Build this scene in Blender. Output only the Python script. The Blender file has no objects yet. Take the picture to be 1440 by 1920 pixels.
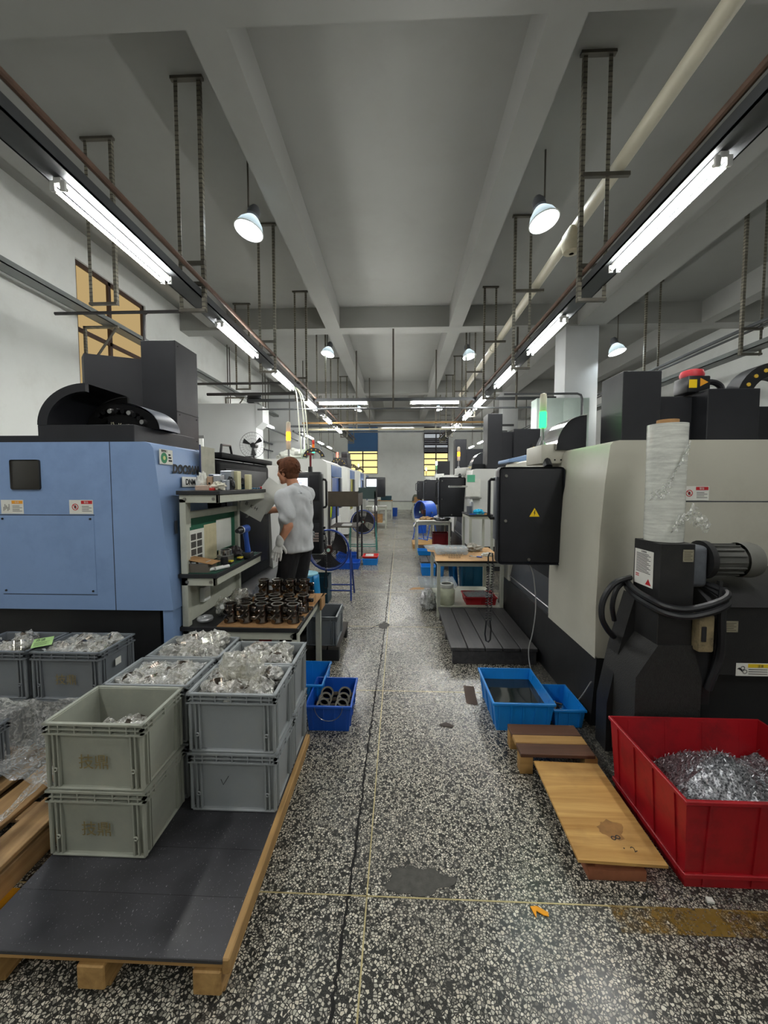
import bpy, bmesh, math, random
from mathutils import Vector, Matrix, noise as mnoise
PI = math.pi
S = bpy.context.scene
COL = S.collection
random.seed(7)

# ---------------------------------------------------------------- camera, world, exposure
F_PX = 730.0
PITCH, YAW = math.radians(3.2), math.radians(2.2)
cam_d = bpy.data.cameras.new('camera')
cam = bpy.data.objects.new('camera', cam_d); COL.objects.link(cam)
cam.location = (0, 0, 1.6)
cam.rotation_euler = (PI / 2 - PITCH, 0, YAW)
cam_d.sensor_fit = 'VERTICAL'; cam_d.sensor_height = 24.0; cam_d.sensor_width = 18.0
cam_d.lens = F_PX / 1920 * 24.0
cam_d.shift_y = -11.19 / 1920
cam_d.clip_start = 0.05; cam_d.clip_end = 100
S.camera = cam
W = bpy.data.worlds.new('world'); S.world = W; W.use_nodes = True
W.node_tree.nodes['Background'].inputs[0].default_value = (0.75, 0.8, 0.85, 1)
W.node_tree.nodes['Background'].inputs[1].default_value = 0.25
vs = S.view_settings
vs.view_transform = 'Standard'; vs.look = 'None'; vs.gamma = 1.0; vs.exposure = 1.5; vs.use_curve_mapping = False
S.cycles.use_denoising = True
S.cycles.max_bounces = 5; S.cycles.diffuse_bounces = 3; S.cycles.glossy_bounces = 3; S.cycles.transparent_max_bounces = 10
S.cycles.caustics_reflective = False; S.cycles.caustics_refractive = False
S.cycles.sample_clamp_indirect = 4.0
TUBE_E = 46.0       # emission of the fluorescent tubes
BAY_E = 40.0        # emission of the high-bay bulbs

# ---------------------------------------------------------------- materials
def lin(h):
    if isinstance(h, str):
        h = h.lstrip('#'); c = [int(h[i:i + 2], 16) / 255 for i in (0, 2, 4)]
    else: c = [v / 255 for v in h]
    return tuple((v / 12.92 if v <= .04045 else ((v + .055) / 1.055) ** 2.4) for v in c) + (1,)
class NT:
    def __init__(s, name):
        s.m = bpy.data.materials.new(name); s.m.use_nodes = True
        s.t = s.m.node_tree; s.t.nodes.clear()
        s.out = s.t.nodes.new('ShaderNodeOutputMaterial')
    def n(s, kind, **kw):
        nd = s.t.nodes.new('ShaderNode' + kind)
        for k, v in kw.items():
            if k.startswith('i_'):
                key = k[2:]; key = int(key) if key.isdigit() else key.replace('_', ' ')
                if hasattr(v, 'is_output') : s.t.links.new(v, nd.inputs[key])
                else: nd.inputs[key].default_value = v
            else: setattr(nd, k, v)
        return nd
    def l(s, a, b): s.t.links.new(a, b)
    def coords(s, scale=1.0, which='Object'):
        tc = s.n('TexCoord'); mp = s.n('Mapping'); s.l(tc.outputs[which], mp.inputs['Vector'])
        mp.inputs['Scale'].default_value = (scale,) * 3 if not isinstance(scale, tuple) else scale
        return mp.outputs[0]
    def ramp(s, fac, stops):
        r = s.n('ValToRGB'); s.l(fac, r.inputs[0]); e = r.color_ramp.elements
        while len(e) < len(stops): e.new(.5)
        for k, (p, c) in enumerate(stops):
            e[k].position = p; e[k].color = c if len(c) == 4 else tuple(c) + (1,)
        return r.outputs[0]
    def mix(s, fac, a, b, blend='MIX'):
        m = s.n('MixRGB', blend_type=blend)
        for k, v in ((0, fac), (1, a), (2, b)):
            if hasattr(v, 'is_output'): s.l(v, m.inputs[k])
            else: m.inputs[k].default_value = v
        return m.outputs[0]
MATS = {}
def M(name, col, rough=.5, metal=0.0, var=0.12, vscale=6.0, bump=0.0, bscale=60.0, spec=.5, dirt=None, dscale=3.0, damt=.5, alpha=1.0, emit=0.0, stretch=None, coat=0.0):
    """Principled material with procedural tone variation, optional dirt patches and fine relief."""
    if name in MATS: return MATS[name]
    k = NT(name); c = lin(col)
    p = k.n('BsdfPrincipled'); k.l(p.outputs[0], k.out.inputs[0])
    base = None
    if var:
        v = k.coords(vscale if stretch is None else tuple(vscale * q for q in stretch))
        nz = k.n('TexNoise', i_Vector=v, i_Detail=5.0, i_Scale=1.0, i_Roughness=.6)
        lo = tuple(max(0, q * (1 - var)) for q in c[:3]) + (1,); hi = tuple(min(1, q * (1 + var)) for q in c[:3]) + (1,)
        base = k.ramp(nz.outputs[0], [(.3, lo), (.7, hi)])
        rr = k.ramp(nz.outputs[0], [(.2, (max(.02, rough - .08),) * 3), (.8, (min(1, rough + .08),) * 3)])
        k.l(rr, p.inputs['Roughness'])
    else: p.inputs['Roughness'].default_value = rough
    if dirt is not None:
        v2 = k.coords(dscale)
        nd = k.n('TexNoise', i_Vector=v2, i_Detail=7.0, i_Scale=1.0, i_Roughness=.7)
        f = k.ramp(nd.outputs[0], [(.5 - .0, (0, 0, 0)), (.72, (damt,) * 3)])
        base = k.mix(f, base if base is not None else c, lin(dirt))
    if base is not None: k.l(base, p.inputs['Base Color'])
    else: p.inputs['Base Color'].default_value = c
    p.inputs['Metallic'].default_value = metal
    p.inputs['Specular IOR Level'].default_value = spec
    p.inputs['Alpha'].default_value = alpha
    if coat: p.inputs['Coat Weight'].default_value = coat
    if bump:
        nb = k.n('TexNoise', i_Vector=k.coords(bscale), i_Detail=3.0, i_Scale=1.0)
        b = k.n('Bump', i_Strength=bump, i_Distance=.004); k.l(nb.outputs[0], b.inputs['Height']); k.l(b.outputs[0], p.inputs['Normal'])
    if emit:
        p.inputs['Emission Color'].default_value = c; p.inputs['Emission Strength'].default_value = emit
    MATS[name] = k.m
    return k.m
def emitter(name, col, strength):
    if name in MATS: return MATS[name]
    k = NT(name); e = k.n('Emission', i_Color=lin(col), i_Strength=strength); k.l(e.outputs[0], k.out.inputs[0]); MATS[name] = k.m
    return k.m
def wood(name, c1, c2, axis='Y', rough=.6, dark=None, dscale=2.5, damt=.5):
    if name in MATS: return MATS[name]
    k = NT(name); p = k.n('BsdfPrincipled'); k.l(p.outputs[0], k.out.inputs[0])
    sc = {'X': (1.5, 22, 22), 'Y': (22, 1.5, 22), 'Z': (22, 22, 1.5)}[axis]
    v = k.coords(sc)
    nz = k.n('TexNoise', i_Vector=v, i_Detail=6.0, i_Scale=1.0, i_Roughness=.6, i_Distortion=.6)
    col = k.ramp(nz.outputs[0], [(.3, lin(c1)), (.7, lin(c2))])
    if dark:
        nd = k.n('TexNoise', i_Vector=k.coords(dscale), i_Detail=5.0, i_Scale=1.0)
        col = k.mix(k.ramp(nd.outputs[0], [(.5, (0, 0, 0)), (.7, (damt,) * 3)]), col, lin(dark))
    k.l(col, p.inputs['Base Color']); p.inputs['Roughness'].default_value = rough
    b = k.n('Bump', i_Strength=.25, i_Distance=.003); k.l(nz.outputs[0], b.inputs['Height']); k.l(b.outputs[0], p.inputs['Normal'])
    MATS[name] = k.m
    return k.m
def film(name, tint=(0.95, 0.96, 0.93, 1), clear=.5, rough=.12, bscale=45.0):
    """clear crinkled plastic film: transparent, glossy, a little milky"""
    if name in MATS: return MATS[name]
    k = NT(name)
    nz = k.n('TexNoise', i_Vector=k.coords(bscale), i_Detail=4.0, i_Scale=1.0, i_Distortion=1.2)
    b = k.n('Bump', i_Strength=.9, i_Distance=.01); k.l(nz.outputs[0], b.inputs['Height'])
    tr = k.n('BsdfTransparent', i_Color=tint)
    gl = k.n('BsdfGlossy', i_Roughness=rough, i_Color=(1, 1, 1, 1)); k.l(b.outputs[0], gl.inputs['Normal'])
    df = k.n('BsdfDiffuse', i_Color=tuple(.84 * q for q in tint[:3]) + (1,)); k.l(b.outputs[0], df.inputs['Normal'])
    m1 = k.n('MixShader', i_0=.32); k.l(df.outputs[0], m1.inputs[1]); k.l(gl.outputs[0], m1.inputs[2])
    fz = k.ramp(nz.outputs[0], [(.35, (clear + .2,) * 3), (.65, (max(0, clear - .25),) * 3)])
    m2 = k.n('MixShader'); k.l(fz, m2.inputs[0]); k.l(m1.outputs[0], m2.inputs[1]); k.l(tr.outputs[0], m2.inputs[2])
    k.l(m2.outputs[0], k.out.inputs[0]); MATS[name] = k.m
    return k.m

# ---------------------------------------------------------------- mesh helpers
class MB:
    def __init__(s): s.bm = bmesh.new()
    def _bev(s, vs, r, seg):
        es = set()
        for v in vs: es.update(v.link_edges)
        bmesh.ops.bevel(s.bm, geom=list(es), offset=r, segments=seg, affect='EDGES', profile=.5)
    def box(s, x0, x1, y0, y1, z0, z1, bev=0, seg=2, rot=None, piv=None):
        c = [(x0, y0, z0), (x1, y0, z0), (x1, y1, z0), (x0, y1, z0), (x0, y0, z1), (x1, y0, z1), (x1, y1, z1), (x0, y1, z1)]
        v = [s.bm.verts.new(p) for p in c]
        for f in ((0, 3, 2, 1), (4, 5, 6, 7), (0, 1, 5, 4), (1, 2, 6, 5), (2, 3, 7, 6), (3, 0, 4, 7)):
            s.bm.faces.new([v[i] for i in f])
        if rot is not None:
            pv = Vector(piv) if piv else Vector(((x0 + x1) / 2, (y0 + y1) / 2, (z0 + z1) / 2))
            for q in v: q.co = pv + rot @ (q.co - pv)
        if bev: s._bev(v, bev, seg)
        return s
    def cyl(s, p0, p1, r0, r1=None, seg=12, caps=True):
        p0, p1 = Vector(p0), Vector(p1); r1 = r0 if r1 is None else r1
        d = (p1 - p0).normalized(); a = d.orthogonal().normalized(); b = d.cross(a)
        A, B = [], []
        for i in range(seg):
            t = 2 * PI * i / seg; u = a * math.cos(t) + b * math.sin(t)
            A.append(s.bm.verts.new(p0 + u * r0)); B.append(s.bm.verts.new(p1 + u * r1))
        for i in range(seg):
            j = (i + 1) % seg; s.bm.faces.new((A[i], A[j], B[j], B[i]))
        if caps: s.bm.faces.new(A[::-1]); s.bm.faces.new(B)
        return s
    def tube(s, pts, r, seg=8, caps=True):
        pts = [Vector(p) for p in pts]; rings = []; a = None
        for i, p in enumerate(pts):
            d = (pts[min(i + 1, len(pts) - 1)] - pts[max(i - 1, 0)])
            if d.length < 1e-9: d = Vector((0, 0, 1))
            d.normalize()
            if a is None: a = d.orthogonal().normalized()
            a = (a - d * a.dot(d))
            if a.length < 1e-6: a = d.orthogonal()
            a.normalize(); b = d.cross(a)
            rr = r[i] if isinstance(r, (list, tuple)) else r
            rings.append([s.bm.verts.new(p + (a * math.cos(2 * PI * k / seg) + b * math.sin(2 * PI * k / seg)) * rr) for k in range(seg)])
        for i in range(len(rings) - 1):
            for k in range(seg):
                j = (k + 1) % seg; s.bm.faces.new((rings[i][k], rings[i][j], rings[i + 1][j], rings[i + 1][k]))
        if caps: s.bm.faces.new(rings[0][::-1]); s.bm.faces.new(rings[-1])
        return s
    def prism(s, poly, axis, a, b, bev=0):
        """2-D polygon swept along an axis: axis X -> (y,z), Y -> (x,z), Z -> (x,y)"""
        def P(q, t): return {'X': (t, q[0], q[1]), 'Y': (q[0], t, q[1]), 'Z': (q[0], q[1], t)}[axis]
        A = [s.bm.verts.new(P(q, a)) for q in poly]; B = [s.bm.verts.new(P(q, b)) for q in poly]; n = len(poly)
        fs = [s.bm.faces.new(A[::-1]), s.bm.faces.new(B)]
        for i in range(n): fs.append(s.bm.faces.new((A[i], A[(i + 1) % n], B[(i + 1) % n], B[i])))
        bmesh.ops.recalc_face_normals(s.bm, faces=fs)
        if bev: s._bev(A + B, bev, 2)
        return s
    def lathe(s, prof, c=(0, 0, 0), seg=16, axis='Z', sx=1.0, sy=1.0, close=False):
        rings = []
        for r, z in prof:
            ring = []
            for k in range(seg):
                t = 2 * PI * k / seg; x, y = r * math.cos(t) * sx, r * math.sin(t) * sy
                q = {'Z': (x, y, z), 'X': (z, x, y), 'Y': (x, z, y)}[axis]
                ring.append(s.bm.verts.new((c[0] + q[0], c[1] + q[1], c[2] + q[2])))
            rings.append(ring)
        fs = []
        for i in range(len(rings) - 1):
            for k in range(seg):
                j = (k + 1) % seg; fs.append(s.bm.faces.new((rings[i][k], rings[i][j], rings[i + 1][j], rings[i + 1][k])))
        if close:
            fs.append(s.bm.faces.new(rings[0][::-1])); fs.append(s.bm.faces.new(rings[-1]))
        bmesh.ops.recalc_face_normals(s.bm, faces=fs)
        return s
    def ball(s, c, r, seg=12, rings=8):
        r = (r, r, r) if not isinstance(r, (tuple, list)) else r
        m = Matrix.Translation(c) @ Matrix.Diagonal((*r, 1))
        bmesh.ops.create_uvsphere(s.bm, u_segments=seg, v_segments=rings, radius=1, matrix=m)
        return s
    def torus(s, c, R, r, axis='Y', seg=32, sec=8):
        pts = []
        for k in range(seg):
            t = 2 * PI * k / seg; ring = []
            for j in range(sec):
                q = 2 * PI * j / sec; rr = R + r * math.cos(q); h = r * math.sin(q)
                x, y = rr * math.cos(t), rr * math.sin(t)
                p = {'Z': (x, y, h), 'X': (h, x, y), 'Y': (x, h, y)}[axis]
                ring.append(s.bm.verts.new((c[0] + p[0], c[1] + p[1], c[2] + p[2])))
            pts.append(ring)
        fs = []
        for k in range(seg):
            for j in range(sec):
                fs.append(s.bm.faces.new((pts[k][j], pts[(k + 1) % seg][j], pts[(k + 1) % seg][(j + 1) % sec], pts[k][(j + 1) % sec])))
        bmesh.ops.recalc_face_normals(s.bm, faces=fs)
        return s
    def grid(s, fn, nu, nv):
        g = [[s.bm.verts.new(fn(u / nu, v / nv)) for v in range(nv + 1)] for u in range(nu + 1)]
        for u in range(nu):
            for v in range(nv): s.bm.faces.new((g[u][v], g[u + 1][v], g[u + 1][v + 1], g[u][v + 1]))
        return s
    def poly(s, pts): s.bm.faces.new([s.bm.verts.new(p) for p in pts]); return s
    def xform(s, m): bmesh.ops.transform(s.bm, matrix=m, verts=s.bm.verts); return s
    def mesh(s, name, m, smooth=True):
        me = bpy.data.meshes.new(name); s.bm.normal_update(); s.bm.to_mesh(me); s.bm.free()
        if m: me.materials.append(m)
        if smooth:
            me.polygons.foreach_set('use_smooth', [True] * len(me.polygons)); me.set_sharp_from_angle(angle=math.radians(35))
        return me
    def build(s, name, m, parent=None, smooth=True):
        return link(name, s.mesh(name, m, smooth), parent)
def link(name, me, parent=None, loc=None, rotz=0.0):
    o = bpy.data.objects.new(name, me); COL.objects.link(o)
    if parent is not None: o.parent = parent
    if loc is not None: o.location = loc
    if rotz: o.rotation_euler = (0, 0, rotz)
    return o
def tag(o, label, cat, group=None, kind=None):
    if label: o['label'] = label
    if cat: o['category'] = cat
    if group: o['group'] = group
    if kind: o['kind'] = kind
    return o
def thing(name, label, cat, loc=(0, 0, 0), rotz=0.0, group=None):
    o = bpy.data.objects.new(name, None); COL.objects.link(o); o.empty_display_size = .1
    o.location = loc; o.rotation_euler = (0, 0, rotz)
    return tag(o, label, cat, group)
def struct(o): o['kind'] = 'structure'; return o
def dup(root, loc=None, rotz=None, label=None, group=None, parent=None):
    r = root.copy(); COL.objects.link(r)
    if parent is not None: r.parent = parent
    if loc is not None: r.location = loc
    if rotz is not None: r.rotation_euler = (0, 0, rotz)
    if label: r['label'] = label
    if group: r['group'] = group
    for ch in list(root.children):
        if ch.get('_skip'): continue
        c = ch.copy(); COL.objects.link(c); c.parent = r
        for g in list(ch.children):
            d = g.copy(); COL.objects.link(d); d.parent = c
    return r
ORD = ['first', 'second', 'third', 'fourth', 'fifth', 'sixth', 'seventh', 'eighth', 'ninth', 'tenth', 'eleventh', 'twelfth']
def text(name, body, size, m, parent, loc, rot, ext=.0008, sx=1.0, bold=0.0, align='LEFT', shear=0.0):
    cu = bpy.data.curves.new(name, 'FONT'); cu.body = body; cu.size = size; cu.extrude = ext; cu.offset = bold; cu.align_x = align; cu.shear = shear
    cu.resolution_u = 3
    t = bpy.data.objects.new(name + '_tmp', cu)
    me = bpy.data.meshes.new_from_object(t)
    bpy.data.objects.remove(t); bpy.data.curves.remove(cu)
    me.name = name; me.materials.clear(); me.materials.append(m)
    o = link(name, me, parent, loc); o.rotation_euler = rot; o.scale = (sx, 1, 1)
    return o
R_NEAR = (PI / 2, 0, 0)             # lettering that faces the camera (-Y)
R_PX = (PI / 2, 0, PI / 2)          # lettering on a face that looks towards +X
R_NX = (PI / 2, 0, -PI / 2)         # lettering on a face that looks towards -X
def crumple(nu, nv, fx, fy, base, amp, seed, freq=9.0):
    def fn(u, v):
        p = Vector((u * fx, v * fy, 0)); q = Vector((u * freq * fx * 4 + seed, v * freq * fy * 4, seed))
        h = mnoise.fractal(q, .8, 2.2, 5) ; a = abs(mnoise.noise(q * .7))
        return (p.x, p.y, base(u, v) + amp * (h * .6 + a))
    return fn
def remeshed(name, mb, m, parent=None, voxel=.008, smooth=4, factor=.5, sub=0):
    """fuse overlapping solids into one continuous skin"""
    sc2 = bpy.data.scenes.new('fuse_tmp')
    o = bpy.data.objects.new(name, mb.mesh(name, m)); sc2.collection.objects.link(o)
    rm = o.modifiers.new('fuse', 'REMESH'); rm.mode = 'VOXEL'; rm.voxel_size = voxel; rm.use_smooth_shade = True
    sm = o.modifiers.new('soft', 'SMOOTH'); sm.iterations = smooth; sm.factor = factor
    vl = sc2.view_layers[0]; vl.update()
    dg = vl.depsgraph; dg.update()
    me = bpy.data.meshes.new_from_object(o.evaluated_get(dg))
    bpy.data.objects.remove(o); bpy.data.scenes.remove(sc2)
    o = link(name, me, parent)
    me.polygons.foreach_set('use_smooth', [True] * len(me.polygons))
    if m and not me.materials: me.materials.append(m)
    return o
def cr_(pts, n=6):
    """Catmull-Rom smoothing of a polyline"""
    P = [Vector(p) for p in pts]; out = []
    for i in range(len(P) - 1):
        a, b, c, d = P[max(i - 1, 0)], P[i], P[i + 1], P[min(i + 2, len(P) - 1)]
        for k in range(n):
            t = k / n; out.append(.5 * ((2 * b) + (c - a) * t + (2 * a - 5 * b + 4 * c - d) * t * t + (3 * b - a - 3 * c + d) * t * t * t))
    return out + [P[-1]]
# common materials
m_black = M('black_sheet', (34, 35, 39), .5, var=.15, bump=.15, bscale=220, spec=.3)
m_blackp = M('black_plastic', (26, 27, 30), .4, var=.1)
m_dark = M('dark_void', (12, 12, 13), .8, var=0)
m_steel = M('steel', (150, 150, 150), .35, metal=.9, var=.15)
m_chrome = M('chrome', (205, 205, 205), .15, metal=1.0, var=.05)
m_white = M('white_plastic', (225, 226, 222), .45, var=.04)
m_paper = M('paper', (222, 222, 214), .8, var=.06, vscale=10)
m_card = M('cardboard', (168, 128, 84), .85, var=.12, vscale=12, dirt=(96, 68, 44), dscale=9, damt=.6)
m_ink = M('black_ink', (28, 28, 30), .7, var=0)
m_red = M('red_ink', (190, 32, 40), .6, var=0)
m_orange = M('orange_ink', (235, 160, 40), .6, var=0)
m_yellow = M('yellow_ink', (245, 205, 20), .5, var=0)
m_screw = M('screw_metal', (150, 148, 142), .3, metal=.9, var=.1)
m_lcd = emitter('screen_glow', (205, 222, 245), 1.3)
# ================================================================= THE SETTING
XL, XR, YF, YB, ZC = -5.5, 9.0, -3.5, 24.5, 5.95
def floor_material():
    k = NT('terrazzo'); p = k.n('BsdfPrincipled'); k.l(p.outputs[0], k.out.inputs[0])
    tc = k.n('TexCoord'); pos = tc.outputs['Object']
    wob = k.n('TexNoise', i_Vector=pos, i_Scale=110.0, i_Detail=1.0)
    vadd = k.n('VectorMath', operation='MULTIPLY_ADD'); k.l(wob.outputs['Color'], vadd.inputs[0]); vadd.inputs[1].default_value = (.004,) * 3; k.l(pos, vadd.inputs[2])
    v1 = k.n('TexVoronoi', feature='DISTANCE_TO_EDGE', i_Vector=vadd.outputs[0], i_Scale=98.0)
    v1c = k.n('TexVoronoi', feature='F1', i_Vector=vadd.outputs[0], i_Scale=98.0)
    chip = k.ramp(v1.outputs['Distance'], [(.085, (0, 0, 0)), (.15, (1, 1, 1))])
    sep = k.n('SeparateColor'); k.l(v1c.outputs['Color'], sep.inputs[0])
    tone = k.ramp(sep.outputs[0], [(0, lin((96, 93, 86))), (.15, lin((158, 154, 142))), (.5, lin((196, 191, 176))), (.8, lin((208, 200, 182))), (1, lin((230, 226, 212)))])
    drop = k.ramp(sep.outputs[1], [(.16, (0, 0, 0)), (.2, (1, 1, 1))])
    chip2 = k.mix(1.0, chip, drop, 'MULTIPLY')
    v2 = k.n('TexVoronoi', feature='DISTANCE_TO_EDGE', i_Vector=vadd.outputs[0], i_Scale=240.0)
    small = k.ramp(v2.outputs['Distance'], [(.1, lin((42, 42, 40))), (.3, lin((74, 73, 69)))])
    col = k.mix(chip2, small, tone)
    # oil grime: broad patches, denser beside the machines on the right
    gr = k.n('TexNoise', i_Vector=pos, i_Scale=1.1, i_Detail=7.0, i_Roughness=.65)
    sx = k.n('SeparateXYZ'); k.l(pos, sx.inputs[0])
    side = k.n('MapRange', i_From_Min=.55, i_From_Max=1.5, i_To_Min=0.0, i_To_Max=.3); k.l(sx.outputs[0], side.inputs[0])
    addn = k.n('Math', operation='ADD'); k.l(gr.outputs[0], addn.inputs[0]); k.l(side.outputs[0], addn.inputs[1])
    gf = k.ramp(addn.outputs[0], [(.5, (0, 0, 0)), (.85, (.8, .8, .8))])
    col = k.mix(gf, col, lin((40, 39, 35)))
    sp = k.n('TexNoise', i_Vector=pos, i_Scale=5.0, i_Detail=5.0, i_Roughness=.7)
    sf = k.ramp(sp.outputs[0], [(.6, (0, 0, 0)), (.72, (.75, .75, .75))])
    col = k.mix(sf, col, lin((38, 37, 34)))
    k.l(col, p.inputs['Base Color'])
    rg = k.ramp(gr.outputs[0], [(.3, (.17, .17, .17)), (.7, (.36, .36, .36))]); k.l(rg, p.inputs['Roughness'])
    b = k.n('Bump', i_Strength=.12, i_Distance=.002); k.l(chip2, b.inputs['Height']); k.l(b.outputs[0], p.inputs['Normal'])
    return k.m
m_floor = floor_material()
floor = struct(MB().box(XL, XR, YF, YB, -.1, 0).build('floor', m_floor, smooth=False))
m_brass = M('brass_strip', (190, 176, 128), .35, metal=.4, var=.15, vscale=20)
n_trim = 0
def trim(mb, m, parent=None):
    global n_trim
    n_trim += 1
    o = mb.build('trim_%d' % n_trim, m, parent); struct(o); return o
trim(MB().box(-.124, -.1185, -1, YB, 0, .0012), m_brass)
for y in (-.0, 1.424, 2.935, 4.3, 5.7, 7.1, 8.5, 9.9, 11.3):
    trim(MB().box(XL, XR, y - .0025, y + .0025, 0, .0012), m_brass)
# the long crack and its side crack beside the brass strip, worn cement patches, paint remains: children of the floor
m_crack = M('crack_dark', (22, 21, 20), .95, var=.2)
def ribbon(pts, w0, seed, z=.0011, rough=.5):
    rnd = random.Random(seed); L, Rr = [], []
    for i in range(len(pts) - 1):
        a, b = Vector(pts[i]), Vector(pts[i + 1]); n = max(2, int((b - a).length / .02)); d = (b - a).normalized(); nrm = Vector((-d.y, d.x))
        for j in range(n):
            c = a + (b - a) * j / n + nrm * rnd.gauss(0, w0 * .6); w = w0 * (1 + rnd.uniform(-rough, rough))
            L.append((c.x + nrm.x * w, c.y + nrm.y * w, z)); Rr.append((c.x - nrm.x * w, c.y - nrm.y * w, z))
    mb = MB(); vl = [mb.bm.verts.new(p) for p in L]; vr = [mb.bm.verts.new(p) for p in Rr]
    for i in range(len(vl) - 1): mb.bm.faces.new((vl[i], vl[i + 1], vr[i + 1], vr[i]))
    bmesh.ops.recalc_face_normals(mb.bm, faces=mb.bm.faces)
    return mb
ribbon([(-.21, .6), (-.203, 1.085), (-.189, 1.505), (-.186, 2.287), (-.175, 2.95), (-.16, 3.6), (-.156, 4.38), (-.15, 6.5), (-.14, 9)], .005, 3).build('crack', m_crack, floor)
ribbon([(-.17, 4.36), (-.25, 4.33), (-.31, 4.22), (-.55, 4.2)], .006, 5).build('crack', m_crack, floor)
def blob(cx, cy, rx, ry, seed, z=.0014, n=40, amp=.35):
    mb = MB(); pts = []
    for i in range(n):
        t = 2 * PI * i / n; q = Vector((math.cos(t) * 1.6 + seed * 3.1, math.sin(t) * 1.6, seed))
        k = 1 + amp * mnoise.fractal(q, .8, 2, 4)
        pts.append((cx + rx * k * math.cos(t), cy + ry * k * math.sin(t), z))
    return mb.poly(pts)
m_patch = M('cement_patch', (74, 73, 68), .8, var=.3, vscale=30, bump=.4, bscale=150)
blob(.085, 1.49, .13, .055, 1.3).build('cement_patch', m_patch, floor)
blob(-.165, 4.33, .05, .11, 2.2).build('cement_patch', m_patch, floor)
def paint_mat():
    k = NT('worn_yellow_paint'); p = k.n('BsdfPrincipled'); p.inputs['Base Color'].default_value = lin((128, 98, 26)); p.inputs['Roughness'].default_value = .6
    nz = k.n('TexNoise', i_Vector=k.coords(26.0), i_Detail=6.0, i_Scale=1.0, i_Roughness=.7)
    n2 = k.n('TexNoise', i_Vector=k.coords(5.0), i_Detail=3.0, i_Scale=1.0)
    f = k.mix(.5, nz.outputs[0], n2.outputs[0])
    a = k.ramp(f, [(.40, (0, 0, 0)), (.52, (.75, .75, .75))]); k.l(a, p.inputs['Alpha']); k.l(p.outputs[0], k.out.inputs[0])
    return k.m
m_ypaint = paint_mat()
MB().grid(lambda u, v: (.8 + 3.2 * u, 1.335 + .092 * v, .0018), 4, 1).build('paint_mark', m_ypaint, floor)
MB().grid(lambda u, v: (-2.6 + 1.25 * u, 1.3 + .1 * v, .0018), 4, 1).build('paint_mark', m_ypaint, floor)
MB().grid(lambda u, v: (-1.62 + .2 * u, 1.18 + .22 * v, .002), 2, 2).build('paint_mark', M('yellow_paint', (196, 138, 16), .6, var=.25, vscale=14), floor)

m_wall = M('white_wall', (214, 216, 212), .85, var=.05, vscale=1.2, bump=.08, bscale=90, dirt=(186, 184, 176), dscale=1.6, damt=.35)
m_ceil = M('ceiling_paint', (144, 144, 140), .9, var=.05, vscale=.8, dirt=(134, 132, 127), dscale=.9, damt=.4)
# left wall with the opening for window_1
wy0, wy1, wz0, wz1 = 6.62, 8.46, 3.2, 5.45
wl = MB()
wl.box(XL - .25, XL, YF, wy0, 0, ZC).box(XL - .25, XL, wy1, YB, 0, ZC).box(XL - .25, XL, wy0, wy1, 0, wz0).box(XL - .25, XL, wy0, wy1, wz1, ZC)
struct(wl.build('wall_left', m_wall, smooth=False))
struct(MB().box(XR, XR + .25, YF, YB, 0, ZC).build('wall_right', m_wall, smooth=False))
struct(MB().box(XL, XR, YF - .25, YF, 0, ZC).build('wall_front', m_wall, smooth=False))
b2 = (-3.21, -1.34, 2.25, 5.2); b3 = (1.55, 3.06, 2.1, 5.17)
wb = MB(); ya, yb_ = YB, YB + .25
wb.box(XL, b2[0], ya, yb_, 0, ZC).box(b2[1], b3[0], ya, yb_, 0, ZC).box(b3[1], XR, ya, yb_, 0, ZC)
for q in (b2, b3): wb.box(q[0], q[1], ya, yb_, 0, q[2]).box(q[0], q[1], ya, yb_, q[3], ZC)
struct(wb.build('wall_back', m_wall, smooth=False))
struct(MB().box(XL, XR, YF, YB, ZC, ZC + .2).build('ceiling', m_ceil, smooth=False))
struct(MB().box(XL, XR, YB - .03, YB, 0, .52).build('baseboard_back', M('wainscot_paint', (206, 210, 200), .7, var=.05), smooth=False))
struct(MB().box(XL, XR, YB - .05, YB - .03, .5, .56).build('baseboard_back_rail', M('rail_grey', (140, 142, 138), .7), smooth=False))
# beams
ZB = 5.45
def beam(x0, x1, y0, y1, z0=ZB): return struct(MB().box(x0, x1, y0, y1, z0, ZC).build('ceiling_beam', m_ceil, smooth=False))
cross = [(3.12, 3.46), (9.8, 10.2), (16.7, 17.1), (23.6, 24.0)]
for y0, y1 in cross: beam(XL, XR, y0, y1)
prev = YF
for y0, y1 in cross:
    for x0, x1, z0 in ((-1.82, -1.47, ZB), (1.22, 1.54, ZB), (4.3, 4.95, ZB - .02), (-4.75, -4.3, ZB + .05), (7.2, 7.5, ZB)):
        beam(x0, x1, prev, y0, z0)
    prev = y1
# columns
m_colm = M('column_paint', (206, 208, 208), .8, var=.04, vscale=1.5)
def column(x0, x1, y0, y1, z1): return struct(MB().box(x0, x1, y0, y1, 0, z1, .01).build('column', m_colm))
column(4.05, 4.84, 9.85, 10.5, ZB); column(4.3, 4.95, 16.6, 17.2, ZB); column(4.3, 4.95, 3.0, 3.5, ZB)
# white masonry stub on the left with its corbel
o = column(-5.5, -3.68, 10.0, 10.5, 3.68)
MB().prism([(-3.68, 3.68), (-3.5, 3.6), (-3.5, 3.2), (-3.68, 3.05)], 'Y', 9.98, 10.45).build('corbel', m_colm, o)
column(-5.5, -4.1, 16.5, 17.1, ZB)
column(-5.5, -5.15, 3.0, 3.5, ZB)
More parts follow.
